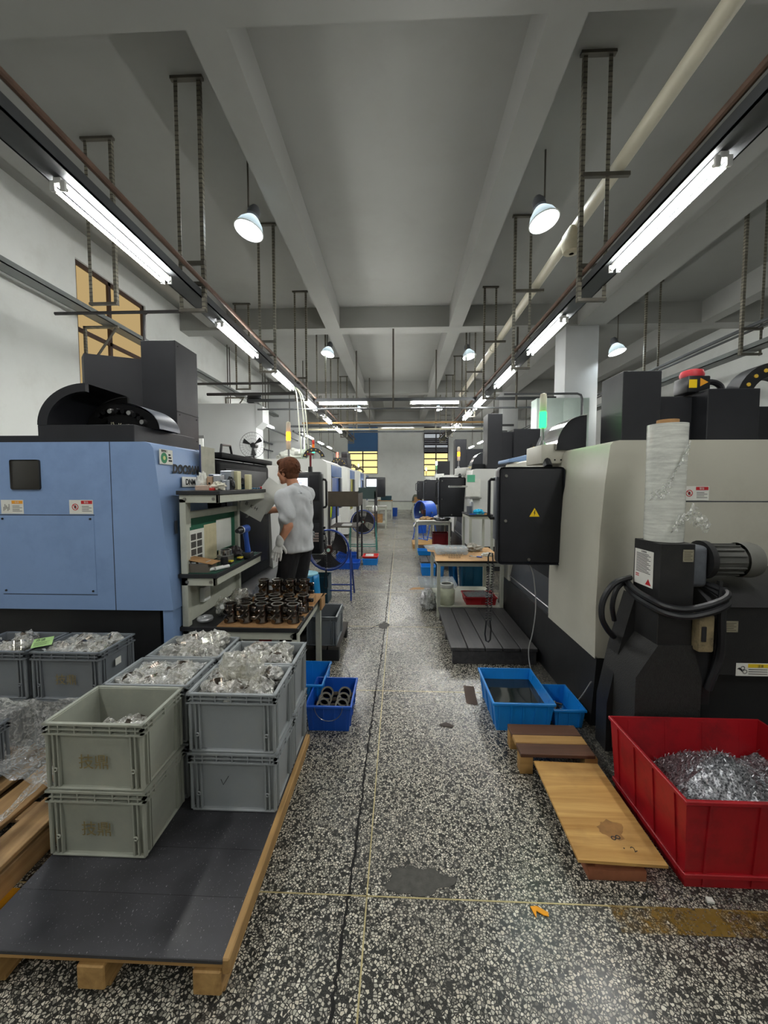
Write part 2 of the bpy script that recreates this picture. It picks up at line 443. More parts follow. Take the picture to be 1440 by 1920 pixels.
# windows
m_wframe = M('window_frame_brown', (62, 44, 36), .6, var=.15)
m_pane_t = emitter('lit_frosted_pane_tan', (200, 172, 120), .3)
m_pane_y = emitter('lit_frosted_pane_yellow', (255, 236, 160), .42)
w1 = struct(MB().box(XL - .12, XL - .04, wy0, wy0 + .06, wz0, wz1).box(XL - .12, XL - .04, wy1 - .06, wy1, wz0, wz1)
     .box(XL - .12, XL - .04, wy0, wy1, wz1 - .07, wz1).box(XL - .12, XL - .04, wy0, wy1, wz0, wz0 + .06)
     .box(XL - .12, XL - .04, 7.42, 7.49, wz0, wz1).box(XL - .12, XL - .04, wy0, wy1, 4.25, 4.32).build('window_1', m_wframe, smooth=False))
for ya_, yb2 in ((wy0 + .06, 7.42), (7.49, wy1 - .06)):
    for za, zb in ((wz0 + .06, 4.25), (4.32, wz1 - .07)):
        MB().box(XL - .1, XL - .085, ya_, yb2, za, zb).build('pane', m_pane_t, w1, smooth=False)
def back_window(name, q, cols, rows, ztop):
    x0, x1, z0, z1 = q; f = MB(); y0, y1 = YB + .05, YB + .12
    xs = [x0 + (x1 - x0) * i / cols for i in range(cols + 1)]; zs = [z0 + (ztop - z0) * i / rows for i in range(rows + 1)]
    for x in xs: f.box(x - .035, x + .035, y0, y1, z0, z1)
    for z in zs + [z1]: f.box(x0, x1, y0, y1, z - .035, z + .035)
    w = struct(f.build(name, m_wframe, smooth=False))
    for i in range(cols):
        for j in range(rows):
            MB().box(xs[i] + .035, xs[i + 1] - .035, YB + .08, YB + .09, zs[j] + .035, zs[j + 1] - .035).build('pane', m_pane_y, w, smooth=False)
    return w
w2 = back_window('window_2', b2, 2, 4, 3.95)
w3 = back_window('window_3', b3, 2, 4, 3.55)
t = thing('roller_blind', 'blue roller blind pulled halfway down the far left window', 'blind', (-2.27, YB, 3.68))
MB().box(-.94, .94, -.05, -.03, 0, 1.52).build('fabric', M('blue_blind', (58, 98, 142), .7, var=.06), t, smooth=False)
MB().box(-.95, .95, -.055, -.02, -.03, .02).build('bottom_rail', M('blind_rail', (70, 92, 120), .6), t)
MB().cyl((-.97, -.05, 1.55), (.97, -.05, 1.55), .04).build('roller', M('blind_rail', (70, 92, 120), .6), t)
t = thing('louvre_blind', 'dark half open louvre blind over the far right window', 'blind', (2.3, YB, 3.55))
for i in range(14):
    a = math.radians(62 if i not in (3, 8, 9) else 18)
    z = .06 + i * .115
    MB().box(-.74, .74, -.07, .05, z - .004, z + .004, rot=Matrix.Rotation(a, 3, 'X')).build('slat', M('louvre_dark', (38, 32, 36), .6, var=.2), t, smooth=False)
MB().box(-.92, .92, -.16, .0, 1.62, 1.7).build('head_rail', M('louvre_rail', (66, 66, 70), .6), t)
for s in (-1, 1): MB().box(s * .74 - .02, s * .74 + .02, -.06, .02, 0, 1.62).build('side_rail', M('louvre_rail', (66, 66, 70), .6), t)
MB().box(-.02, .02, -.06, .02, 0, 1.62).build('side_rail', M('louvre_rail', (66, 66, 70), .6), t)

# ================================================================= OVERHEAD SERVICES
def perforated():
    k = NT('perforated_angle'); p = k.n('BsdfPrincipled'); k.l(p.outputs[0], k.out.inputs[0])
    tc = k.n('TexCoord'); sx = k.n('SeparateXYZ'); k.l(tc.outputs['Object'], sx.inputs[0])
    fr = k.n('Math', operation='FRACT'); ml = k.n('Math', operation='MULTIPLY'); k.l(sx.outputs[2], ml.inputs[0]); ml.inputs[1].default_value = 20.0
    k.l(ml.outputs[0], fr.inputs[0]); f = k.ramp(fr.outputs[0], [(.28, (0, 0, 0)), (.34, (1, 1, 1))])
    nz = k.n('TexNoise', i_Vector=k.coords(9.0), i_Detail=4.0, i_Scale=1.0)
    c1 = k.ramp(nz.outputs[0], [(.3, lin((96, 92, 82))), (.7, lin((150, 146, 130)))])
    k.l(k.mix(f, lin((90, 86, 78)), c1), p.inputs['Base Color']); p.inputs['Roughness'].default_value = .5; p.inputs['Metallic'].default_value = .3
    return k.m
m_perf = perforated()
m_angle = M('angle_iron', (92, 88, 80), .55, metal=.3, var=.2)
m_tray = M('galvanised_tray', (120, 124, 122), .45, metal=.35, var=.12, vscale=4)
m_traydk = M('dark_tray', (66, 68, 70), .55, metal=.2, var=.15)
m_rust = M('rusty_pipe', (98, 74, 60), .7, var=.25, vscale=8, bump=.4, bscale=50)
m_pipe = M('grey_pipe', (84, 86, 88), .5, var=.15)
m_pvc = M('cream_pvc', (198, 192, 172), .45, var=.06, vscale=3)
def make_hanger(label, w=.25, zb=3.5, zt=ZC, bars=(3.62, 4.0), long_bar=None, group=None):
    """ceiling hanger of two perforated angle posts; origin at ceiling"""
    t = thing('tray_hanger', label, 'hanger', (0, 0, ZC), group=group); h = zb - zt
    MB().box(-w / 2 - .05, w / 2 + .05, -.025, .025, -.03, 0).build('top_plate', m_angle, t, smooth=False)
    for s in (-1, 1):
        x = s * w / 2
        MB().box(x - .02, x + .02, -.003, .003, h, -.02).box(x - s * .003 + s * .017, x + s * .003 + s * .017, 0, .04, h, -.02).build('post', m_perf, t, smooth=False)
    for z in bars: MB().box(-w / 2, w / 2 + .02, -.018, .018, z - ZC - .018, z - ZC + .018).build('crossbar', m_angle, t, smooth=False)
    MB().box(-w / 2 - .02, w / 2 + .02, -.02, .02, h, h + .03).build('bottom_bar', m_angle, t, smooth=False)
    if long_bar: MB().box(-w / 2, w / 2 + .22, -.02, .02, long_bar - ZC - .02, long_bar - ZC + .02).build('pipe_bar', m_angle, t, smooth=False)
    return t
HY = [4.33, 6.68, 8.96, 11.3, 13.6, 15.9, 18.2]
hl = make_hanger('perforated steel tray hanger nearest the camera, left cable run', bars=(3.8, 4.02)); hl.location = (-2.28, HY[0], ZC)
for i, y in enumerate(HY[1:]):
    dup(hl, (-2.24, y, ZC), label='perforated steel tray hanger on left cable run, %s from the camera' % ORD[i + 1])
hr = make_hanger('perforated steel hanger nearest the camera, carrying cream pipe on the right', bars=(3.86,), long_bar=4.76); hr.location = (2.0, 4.25, ZC)
for i, y in enumerate(HY[1:]):
    dup(hr, (2.01, y - .04, ZC), label='perforated steel hanger carrying cream pipe on the right, %s from the camera' % ORD[i + 1])
ho = make_hanger('wide rusty ceiling hanger above the near left tube light', w=.32, zb=3.9, bars=()); ho.location = (-3.8, 5.0, ZC)
dup(ho, (-3.8, 9.5, ZC), label='wide rusty ceiling hanger above the second left high-bay lamp zone')
hx = make_hanger('outer right perforated hanger, nearer of the pair over the right machines', w=.28, zb=3.6, bars=(4.0,)); hx.location = (5.45, 6.38, ZC)
dup(hx, (5.45, 8.8, ZC), label='outer right perforated hanger, farther of the pair over the right machines')
dup(hx, (5.45, 12.6, ZC), label='outer right perforated hanger beyond the white column')

def tray_run(label, x, z, y0, y1, w=.2, h=.09, pipes=(), m=m_traydk):
    t = thing('cable_tray', label, 'cable tray', (x, y0, z)); L = y1 - y0
    MB().box(-w / 2, w / 2, 0, L, 0, .012).box(-w / 2, -w / 2 + .012, 0, L, 0, h).box(w / 2 - .012, w / 2, 0, L, 0, h).build('channel', m, t, smooth=False)
    for px, pz, r, mm in pipes: MB().tube([(px, 0, pz), (px, L, pz)], r, 10).build('conduit', mm, t)
    MB().tube([(.03 * math.sin(k * 1.7), L * k / 24, .03 + .01 * math.sin(k * 2.3)) for k in range(25)], .014, 6).build('cable', m_blackp, t)
    return t
tray_run('dark cable tray with rusty conduit above the left tube lights', -2.28, 3.655, -3, 19, pipes=((.16, .13, .024, m_rust), (.02, .11, .016, m_pipe)))
tray_run('dark cable tray with rusty conduit above the right tube lights', 2.02, 3.655, -3, 19, pipes=((-.1, .15, .026, m_rust), (.03, .1, .02, m_pipe)))
tray_run('galvanised cable tray fixed along the left wall brackets', -5.05, 4.36, -2, 16, w=.22, h=.08, m=m_tray)
tray_run('galvanised cable tray above the outer right machine row', 5.45, 3.66, 1.0, 18, w=.22, h=.08, pipes=((-.02, .38, .03, m_pipe), (.09, .36, .02, m_pipe)), m=m_tray)
t = thing('drain_pipe', 'cream plastic pipe running below the ceiling on the right', 'pipe', (2.24, 0, 4.85))
MB().tube([(0, -1, 0), (0, 14.5, 0)], .07, 20).build('pipe', m_pvc, t)
for y in (5.3, 9.6): MB().cyl((0, y, 0), (0, y + .16, 0), .082, seg=20).build('coupling', m_pvc, t)
MB().lathe([(.03, 0), (.1, .02), (.12, .1), (.1, .22), (.03, .34)], (-.08, 5.15, -.36), 14).build('siren_horn', M('beige_plastic', (176, 168, 144), .6), t)
# cross runs
def cross_run(label, y, z, x0, x1, m, r=None, h=.06):
    if r: o = MB().tube([(x0, y, z), (x1, y, z)], r, 8).build('cross_pipe', m)
    else: o = MB().box(x0, x1, y - .03, y + .03, z, z + h).box(x0, x1, y - .035, y - .03, z - .02, z + h).build('cross_channel', m, smooth=False)
    return tag(o, label, 'pipe' if r else 'channel')
cross_run('dark cross channel carrying the nearer pair of aisle tube lights', 10.0, 3.72, -3.9, 3.9, m_traydk)
cross_run('thin grey pipe just under the nearer cross channel', 9.9, 3.5, -3.6, 3.9, m_pipe, .022)
cross_run('copper coloured pipe crossing the aisle halfway back', 12.9, 3.62, -3.2, 3.2, M('copper_pipe', (168, 130, 82), .45, metal=.3), .03)
cross_run('pale perforated channel crossing the aisle under copper pipe', 12.95, 3.4, -3.0, 3.0, M('pale_channel', (150, 144, 122), .6), None, .04)
cross_run('dark cross channel carrying the farther pair of aisle tube lights', 14.6, 3.74, -4.2, 4.2, m_traydk)
cross_run('pale conduit crossing high before the far wall', 16.2, 3.76, -4.2, 4.4, m_pipe, .03)
cross_run('dark rusty bar from left wall tray to the near left run', 4.72, 3.68, -4.2, -2.35, M('dark_bar', (52, 50, 50), .6), .02)
cross_run('upper black pipe between left masonry stub and left tray', 9.3, 4.0, -5.5, -2.3, M('dark_bar', (52, 50, 50), .6), .03)
cross_run('lower black pipe above left masonry stub', 9.3, 3.75, -4.6, -2.3, M('dark_bar', (52, 50, 50), .6), .035)
tag(MB().tube([(-3.05, 4.72, 3.68), (-3.1, 4.74, 3.66), (-3.12, 4.76, 3.5), (-3.12, 4.76, 2.6)], .018, 8).build('drop_pipe', M('dark_bar', (52, 50, 50), .6)), 'dark pipe dropping behind the blue machine covers', 'pipe')
for i, (x, y, zb) in enumerate(((-.15, 9.9, 3.48), (1.2, 12.95, 3.38), (-1.4, 12.95, 3.38), (-1.22, 16.2, 3.82), (2.9, 9.9, 3.48))):
    tag(MB().box(x - .022, x + .022, y - .022, y + .022, zb, ZC).build('ceiling_rod', m_angle, smooth=False),
        ['slim steel rod hanging over the middle of the aisle', 'slim steel rod right of the aisle before the far wall', 'left one of two close steel rods before the far wall', 'right one of two close steel rods before the far wall', 'slim steel rod between right tray and white column'][i], 'rod')
# wall brackets on the left
for i, y in enumerate((6.75, 12.3)):
    t = thing('wall_bracket', ['triangular angle iron bracket under left wall tray by the window', 'triangular angle iron bracket on left wall behind the wall fan'][i], 'bracket', (XL, y, 4.33))
    MB().box(0, .62, -.02, .02, -.02, .02).build('arm', m_perf, t, smooth=False)
    MB().box(0, .04, -.02, .02, -.95, .02).build('upright', m_perf, t, smooth=False)
    MB().cyl((.03, 0, -.75), (.58, 0, -.02), .02, seg=6).build('brace', m_angle, t)
m_tubeglow = emitter('tube_glow', (252, 252, 249), TUBE_E)
m_fix = M('fixture_white', (225, 225, 222), .4, var=.03)
def make_tube_light(label):
    """twin fluorescent batten along local Y, origin at its near end, tubes 1.2 m"""
    t = thing('tube_light', label, 'light')
    MB().box(-.028, .028, -.01, 1.23, .012, .05, .006).build('batten', m_fix, t)
    for s in (-1, 1):
        x = s * .035
        tb = MB().cyl((x, .03, -.012), (x, 1.19, -.012), .0135, seg=8).build('tube', m_tubeglow, t)
        MB().cyl((x, .0, -.012), (x, .03, -.012), .0145, seg=10).cyl((x, 1.19, -.012), (x, 1.22, -.012), .0145, seg=10).build('end_cap', M('cap_white', (200, 198, 192), .5), tb)
        MB().box(x - .018, x + .018, -.008, .012, -.035, .03, .004).build('lamp_holder', m_fix, t)
        MB().box(x - .018, x + .018, 1.21, 1.228, -.035, .03, .004).build('lamp_holder', m_fix, t)
    return t
lt0 = make_tube_light('twin fluorescent tube light nearest the camera on the left run'); lt0.location = (-2.29, 2.64, 3.6)
for i, y in enumerate((4.9, 7.0, 9.3, 11.6, 13.9)):
    dup(lt0, (-2.25, y, 3.6), label='twin fluorescent tube light on the left run, %s from the camera' % ORD[i + 1])
for i, y in enumerate((2.6, 4.93, 7.0, 9.3, 11.0, 13.4)):
    dup(lt0, (2.0, y, 3.6), label='twin fluorescent tube light on the right run, %s from the camera' % ORD[i])
for (x, y, lb) in ((-.8, 10.0, 'crosswise tube light left of the aisle centre, nearer pair'), (1.5, 10.0, 'crosswise tube light right of the aisle centre, nearer pair'),
                   (.56, 14.6, 'crosswise tube light over the aisle centre before the far wall'), (2.78, 14.6, 'crosswise tube light before the dark louvre window')):
    dup(lt0, (x, y, 3.66), PI / 2, label='twin fluorescent ' + lb)
dup(lt0, (5.45, 9.4, 3.6), label='twin fluorescent tube light beside the white column on the right')
dup(lt0, (5.45, 4.4, 3.6), label='twin fluorescent tube light over the outer right machines')
m_bulb = emitter('bay_glow', (240, 250, 255), BAY_E)
def shade_mat():
    k = NT('lamp_prismatic_shade'); d = k.n('BsdfDiffuse', i_Color=lin((172, 182, 186))); tl = k.n('BsdfTranslucent', i_Color=lin((220, 232, 236)))
    m = k.n('MixShader', i_0=.05); k.l(d.outputs[0], m.inputs[1]); k.l(tl.outputs[0], m.inputs[2]); k.l(m.outputs[0], k.out.inputs[0]); return k.m
m_refl = shade_mat()
def make_bay(label):
    t = thing('high_bay_lamp', label, 'lamp')
    MB().lathe([(.19, 0), (.185, .02), (.155, .1), (.1, .17), (.07, .2)], seg=24).build('shade', m_refl, t)
    MB().lathe([(.07, .2), (.085, .22), (.085, .3), (.05, .36)], seg=16, close=True).build('housing', M('lamp_housing', (92, 94, 98), .5), t)
    MB().ball((0, 0, .05), (.085, .085, .045), 14, 8).build('bulb', m_bulb, t)
    MB().torus((0, 0, 0), .19, .008, 'Z', 28, 6).build('rim', m_fix, t)
    return t
b0 = make_bay('round high-bay lamp nearest the camera on the left'); b0.location = (-2.04, 5.4, 5.03)
dup(b0, (1.9, 5.4, 5.05), label='round high-bay lamp nearest the camera on the right')
dup(b0, (-2.05, 11.3, 5.32), label='small far high-bay lamp left of the aisle')
dup(b0, (1.98, 11.3, 5.2), label='small far high-bay lamp right of the aisle')
dup(b0, (5.15, 9.6, 4.72), label='high-bay lamp beside the white column on the right')
dup(b0, (-2.05, 19.6, 5.3), label='added high-bay lamp brightening the far end, left of the aisle'); dup(b0, (1.98, 19.6, 5.3), label='added high-bay lamp brightening the far end, right of the aisle')  # this farthest pair is added to brighten the back wall
for o in [o for o in COL.objects if o.name.startswith('high_bay_lamp')]:
    s_ = -1 if o.location.x < 0 else 1; o.rotation_euler = (math.radians(-10), math.radians(-12) * s_, 0)
for o in [o for o in COL.objects if o.name.startswith('high_bay_lamp')]:
    r_ = MB().cyl((0, 0, .3), (0, 0, ZC - o.location.z), .012, seg=8).build('rod', m_angle, o); r_.rotation_euler = o.rotation_euler.to_matrix().inverted().to_euler()
# the two runs go on behind the camera
for i, y in enumerate((.3, -1.9)):
    dup(lt0, (-2.29, y, 3.6), label='twin fluorescent tube light on the left run, %s behind the camera' % ORD[i])
    dup(lt0, (2.0, y, 3.6), label='twin fluorescent tube light on the right run, %s behind the camera' % ORD[i])
for i, (x, y) in enumerate(((-3.9, 16.4), (-3.9, 18.8), (-3.9, 21.2), (4.0, 16.4), (4.0, 18.8), (4.0, 21.2), (6.5, 20.0), (-4.6, 13.0))):  # extra tube lights with rods, added off the aisle to brighten the far end
    dup(lt0, (x, y, 3.66), label='added tube light brightening the far %s machine row, %s' % ('left' if x < 0 else 'right', ['nearest the camera', 'middle one', 'by the back wall', 'nearest the camera', 'middle one', 'by the back wall', 'beside the right wall', 'by the left wall'][i]))
    tag(MB().box(x - .015, x + .015, y + .4, y + .43, 3.71, ZC).build('ceiling_rod', m_angle, smooth=False), 'slim rod holding the added tube light over the far %s row, %s' % ('left' if x < 0 else 'right', ['nearest one', 'middle one', 'last one', 'nearest one', 'middle one', 'last one', 'outermost one', 'outermost one'][i]), 'rod')
# pipe runs along the far left wall
for i, (x, z, y0, y1, r) in enumerate(((-5.4, 3.3, 10.6, 23.5, .04), (-5.38, 3.0, 10.6, 22, .03), (-4.3, 3.45, 11, 20, .03), (-3.4, 3.3, 12.5, 22, .035))):
    t = thing('wall_pipe', 'grey pipe run beyond the left masonry stub, %s' % ['highest along the wall', 'lower one along the wall', 'middle one off the wall', 'nearest the machines'][i], 'pipe', (x, y0, z))
    MB().tube([(0, 0, 0), (0, y1 - y0, 0)], r, 8).build('run', m_pipe, t)
    for k in range(3):
        yy = (y1 - y0) * (k + .4) / 3
        MB().tube([(0, yy, 0), (0, yy, -.8 - .2 * k)], r * .7, 8).build('drop', m_pipe, t)
        MB().box(-.012, .012, yy + .1, yy + .125, 0, ZC - z).build('drop_hanger', m_angle, t, smooth=False)
# ================================================================= MACHINES
def rebase(t, loc):
    t.location = loc
    for c in t.children: c.location = c.location - Vector(loc)
    return t
FACE = {'near': 0.0, '-X': -PI / 2, '+X': PI / 2}
def sticker(parent, loc, w, h, face='near', kind='prohibit', name='warning_label', depth=0):
    """flat printed label; loc is its lower left corner as seen from the front. depth=1: its print is merged into it (already a sub-part)"""
    st = MB().box(0, w, -.0012, 0, 0, h).build(name, m_paper if kind != 'plate' else M('plate_metal', (168, 162, 140), .4, metal=.5, var=.1), parent, smooth=False)
    st.location = loc; st.rotation_euler = (0, 0, FACE[face])
    y0, y1 = -.0022, -.0012
    def ch(nm, mb, m):
        o = mb.build(nm, m, st, smooth=False); return o
    if kind in ('prohibit', 'caution'):
        hx = .5 if kind == 'prohibit' else .48
        hd = ch('header', MB().box(w * hx, w * .97, y0, y1, h * .72, h * .95), m_red if kind == 'prohibit' else m_orange)
        ln = MB()
        for i in range(4): ln.box(w * (hx + .03), w * (.94 - .12 * (i % 2)), y0, y1, h * (.18 + .12 * i), h * (.21 + .12 * i))
        o = ch('print', ln, m_ink); o['kind'] = 'stuff'
        cx, cz, r = w * .25, h * .5, h * .24
        if kind == 'prohibit':
            rg = MB(); n = 24
            for i in range(n):
                a, b = 2 * PI * i / n, 2 * PI * (i + 1) / n
                rg.poly([(cx + r * math.cos(a), y0, cz + r * math.sin(a)), (cx + r * math.cos(b), y0, cz + r * math.sin(b)), (cx + r * .78 * math.cos(b), y0, cz + r * .78 * math.sin(b)), (cx + r * .78 * math.cos(a), y0, cz + r * .78 * math.sin(a))])
            rg.box(cx - r, cx + r, y0 - .0004, y0, cz - r * .09, cz + r * .09, rot=Matrix.Rotation(math.radians(45), 3, 'Y'))
            o = ch('prohibition_ring', rg, m_red); o['kind'] = 'stuff'
            ch('hand_icon', MB().ball((cx, y0 + .0003, cz), (r * .35, .0006, r * .5), 8, 6), m_ink)
        else:
            g = MB()
            for i in range(5): g.box(cx - w * .15 + i * w * .06, cx - w * .11 + i * w * .06, y0, y1, cz - h * .3 + h * .08 * (i % 3), cz + h * .1 * ((i * 2) % 3))
            o = ch('print', g, M('grey_print', (150, 148, 142), .7, var=0)); o['kind'] = 'stuff'
        text('lettering', '警告' if kind == 'prohibit' else '注意', h * .17, m_paper, st, (w * .72, y0 - .0003, h * .77), R_NEAR, .0002, align='CENTER')
    elif kind == 'gear':
        ch('header', MB().box(w * .36, w * .98, y0, y1, h * .66, h * .94), M('label_yellow', (222, 190, 30), .6, var=.05))
        text('lettering', '注意', h * .22, m_ink, st, (w * .74, y0 - .0003, h * .7), R_NEAR, .0002, align='CENTER')
        for (cx, cz, r) in ((w * .2, h * .62, h * .16), (w * .27, h * .34, h * .17)):
            rg = MB(); n = 18
            for i in range(n):
                a, b = 2 * PI * i / n, 2 * PI * (i + 1) / n
                rg.poly([(cx + r * math.cos(a), y0, cz + r * math.sin(a)), (cx + r * math.cos(b), y0, cz + r * math.sin(b)), (cx + r * .72 * math.cos(b), y0, cz + r * .72 * math.sin(b)), (cx + r * .72 * math.cos(a), y0, cz + r * .72 * math.sin(a))])
            ch('gear_icon', rg, m_ink)
        ch('hand_icon', MB().prism([(w * .03, h * .55), (w * .1, h * .66), (w * .19, h * .5), (w * .2, h * .3), (w * .15, h * .42), (w * .08, h * .52)], 'Y', y0, y1), m_ink)
        ln = MB()
        for i in range(3): ln.box(w * .38, w * .95, y0, y1, h * (.15 + .17 * i), h * (.19 + .17 * i))
        o = ch('print', ln, m_ink); o['kind'] = 'stuff'
    elif kind == 'notice':
        ln = MB()
        for i in range(14): ln.box(w * .1, w * (.86 - .18 * ((i * 7) % 3) / 2), y0, y1, h * (.36 + .04 * i), h * (.375 + .04 * i))
        o = ch('print', ln, m_ink); o['kind'] = 'stuff'
        ch('red_bar', MB().box(w * .08, w * .26, y0, y1, h * .27, h * .295), m_red); ch('red_bar', MB().box(w * .08, w * .26, y0, y1, h * .22, h * .245), m_red)
        ch('triangle_mark', MB().prism([(w * .62, h * .05), (w * .92, h * .05), (w * .77, h * .22)], 'Y', y0, y1), m_red)
        text('lettering', '注意事项', h * .06, m_ink, st, (w * .5, y0 - .0003, h * .93), R_NEAR, .0002, align='CENTER')
    elif kind == 'plate':
        ln = MB()
        for i in range(5): ln.box(w * .1, w * (.88 - .15 * (i % 2)), y0, y1, h * (.15 + .16 * i), h * (.2 + .16 * i))
        o = ch('print', ln, M('plate_print', (92, 86, 72), .6, var=0)); o['kind'] = 'stuff'
        for sx_ in (.05, .95):
            for sz_ in (.08, .92): ch('rivet', MB().ball((w * sx_, y1, h * sz_), min(w, h) * .045, 8, 6), m_screw)
    return st
def hazard(parent, loc, s):
    """yellow lightning triangle facing the camera"""
    hz = MB().prism([(0, 0), (s, 0), (s / 2, s * .88)], 'Y', -.001, 0).build('hazard_sign', m_ink, parent, smooth=False); hz.location = loc
    k = .1
    MB().prism([(s * k, s * .06), (s * (1 - k), s * .06), (s / 2, s * .76)], 'Y', -.002, -.001).build('yellow_field', m_yellow, hz, smooth=False)
    MB().prism([(s * .52, s * .58), (s * .43, s * .32), (s * .5, s * .33), (s * .46, s * .1), (s * .58, s * .38), (s * .51, s * .37), (s * .57, s * .56)], 'Y', -.003, -.002).build('lightning_mark', m_ink, hz, smooth=False)
    return hz
def screw(parent, p, r=.012, axis=(0, -1, 0)):
    p = Vector(p); MB().cyl(p, p + Vector(axis) * .006, r, r * .8, 10).build('screw', m_screw, parent)
m_doorblk = M('door_black', (17, 17, 19), .65, var=.1, spec=.15)
m_glassdk = M('dark_glass', (10, 10, 12), .4, var=0, spec=.12)
m_wht = M('machine_white', (188, 186, 172), .45, var=.04, vscale=2.5, dirt=(150, 144, 128), dscale=1.4, damt=.35)
m_wht2 = M('machine_white_clean', (212, 213, 208), .4, var=.03, vscale=2)
m_blue = M('machine_blue', (128, 156, 198), .5, var=.05, vscale=2.2, dirt=(104, 130, 172), dscale=1.3, damt=.6, bump=.05, bscale=120)
m_base = M('machine_base_black', (24, 25, 27), .55, var=.2, bump=.1, bscale=80)
m_lower = M('machine_apron_grey', (54, 57, 62), .45, var=.12)
m_gsheet = M('grey_sheet', (92, 96, 104), .4, metal=.3, var=.1)
m_seam = M('seam_dark', (40, 46, 60), .7, var=0)

def tower(parent, x, y, z, h, lit, cols):
    """stack light on a pole: cols bottom to top, lit index emits"""
    tw = MB().cyl((x, y, z), (x, y, z + h * .35), .012, seg=8).lathe([(.03, 0), (.022, h * .05), (.014, h * .09)], (x, y, z), 12).build('signal_tower', m_steel, parent)
    n = len(cols); z0 = z + h * .35; s = h * .65 / n
    for i, c in enumerate(cols):
        m = emitter('lens_lit_%d_%d_%d' % c, c, 5.0) if i == lit else M('lens_%d_%d_%d' % c, c, .3, var=.03, alpha=.85)
        MB().lathe([(.024, 0), (.028, s * .08), (.028, s * .92), (.024, s)], (x, y, z0 + i * s), 14, close=True).build('lens', m, tw)
    MB().lathe([(.026, 0), (.024, .012), (.01, .018)], (x, y, z0 + n * s), 14, close=True).build('cap', M('cap_cream', (206, 200, 176), .5), tw)
    return tw
def dots_chain(parent, c, R, w, y0, y1, a0, a1, n, name='cable_chain'):
    """bent cable carrier with yellow pins, arc in the XZ plane"""
    pts = []
    for i in range(n + 1):
        a = a0 + (a1 - a0) * i / n; pts.append((math.cos(a), math.sin(a)))
    mb = MB()
    poly = [(c[0] + (R + w / 2) * p[0], c[1] + (R + w / 2) * p[1]) for p in pts] + [(c[0] + (R - w / 2) * p[0], c[1] + (R - w / 2) * p[1]) for p in reversed(pts)]
    o = mb.prism(poly, 'Y', y0, y1).build(name, m_blackp, parent)
    for i in range(1, n, 2):
        p = pts[i]; MB().cyl((c[0] + R * p[0], y0, c[1] + R * p[1]), (c[0] + R * p[0], y0 - .006, c[1] + R * p[1]), .014, seg=8).build('pin', M('pin_yellow', (214, 176, 60), .5, var=0), o)
    return o
def op_box(parent, x0, x1, y, z0, z1, d=.13):
    """black operator box seen from behind, with screws, hazard triangle and grab handle"""
    o = MB().box(x0, x1, y, y + d, z0, z1, .035, 3).build('operator_box', m_blackp, parent)
    MB().box(x0 + .003, x1 - .003, y - .004, y + .02, z0 + .003, z1 - .003, .03, 3).build('back_cover', m_black, o)
    for px, pz in ((x0 + .06, z1 - .075), (x0 + .06, z0 + (z1 - z0) * .45), (x0 + (x1 - x0) * .48, z0 + .045)):
        MB().cyl((px, y - .004, pz), (px, y - .012, pz), .014, .011, 10).build('screw', m_screw, o)
    hx = x0 - .055
    MB().tube([(x0 + .01, y + d * .6, z1 - .1), (hx + .015, y + d * .6, z1 - .1), (hx, y + d * .6, z1 - .115), (hx, y + d * .6, z1 - .4), (hx + .015, y + d * .6, z1 - .42), (x0 + .01, y + d * .6, z1 - .42)], .013, 8).build('handle', m_blackp, o)
    MB().box(x0 - .012, x0 + .01, y + .02, y + d - .01, z0 + .2, z1 - .08, .004).build('side_panel', m_gsheet, o)
    return o
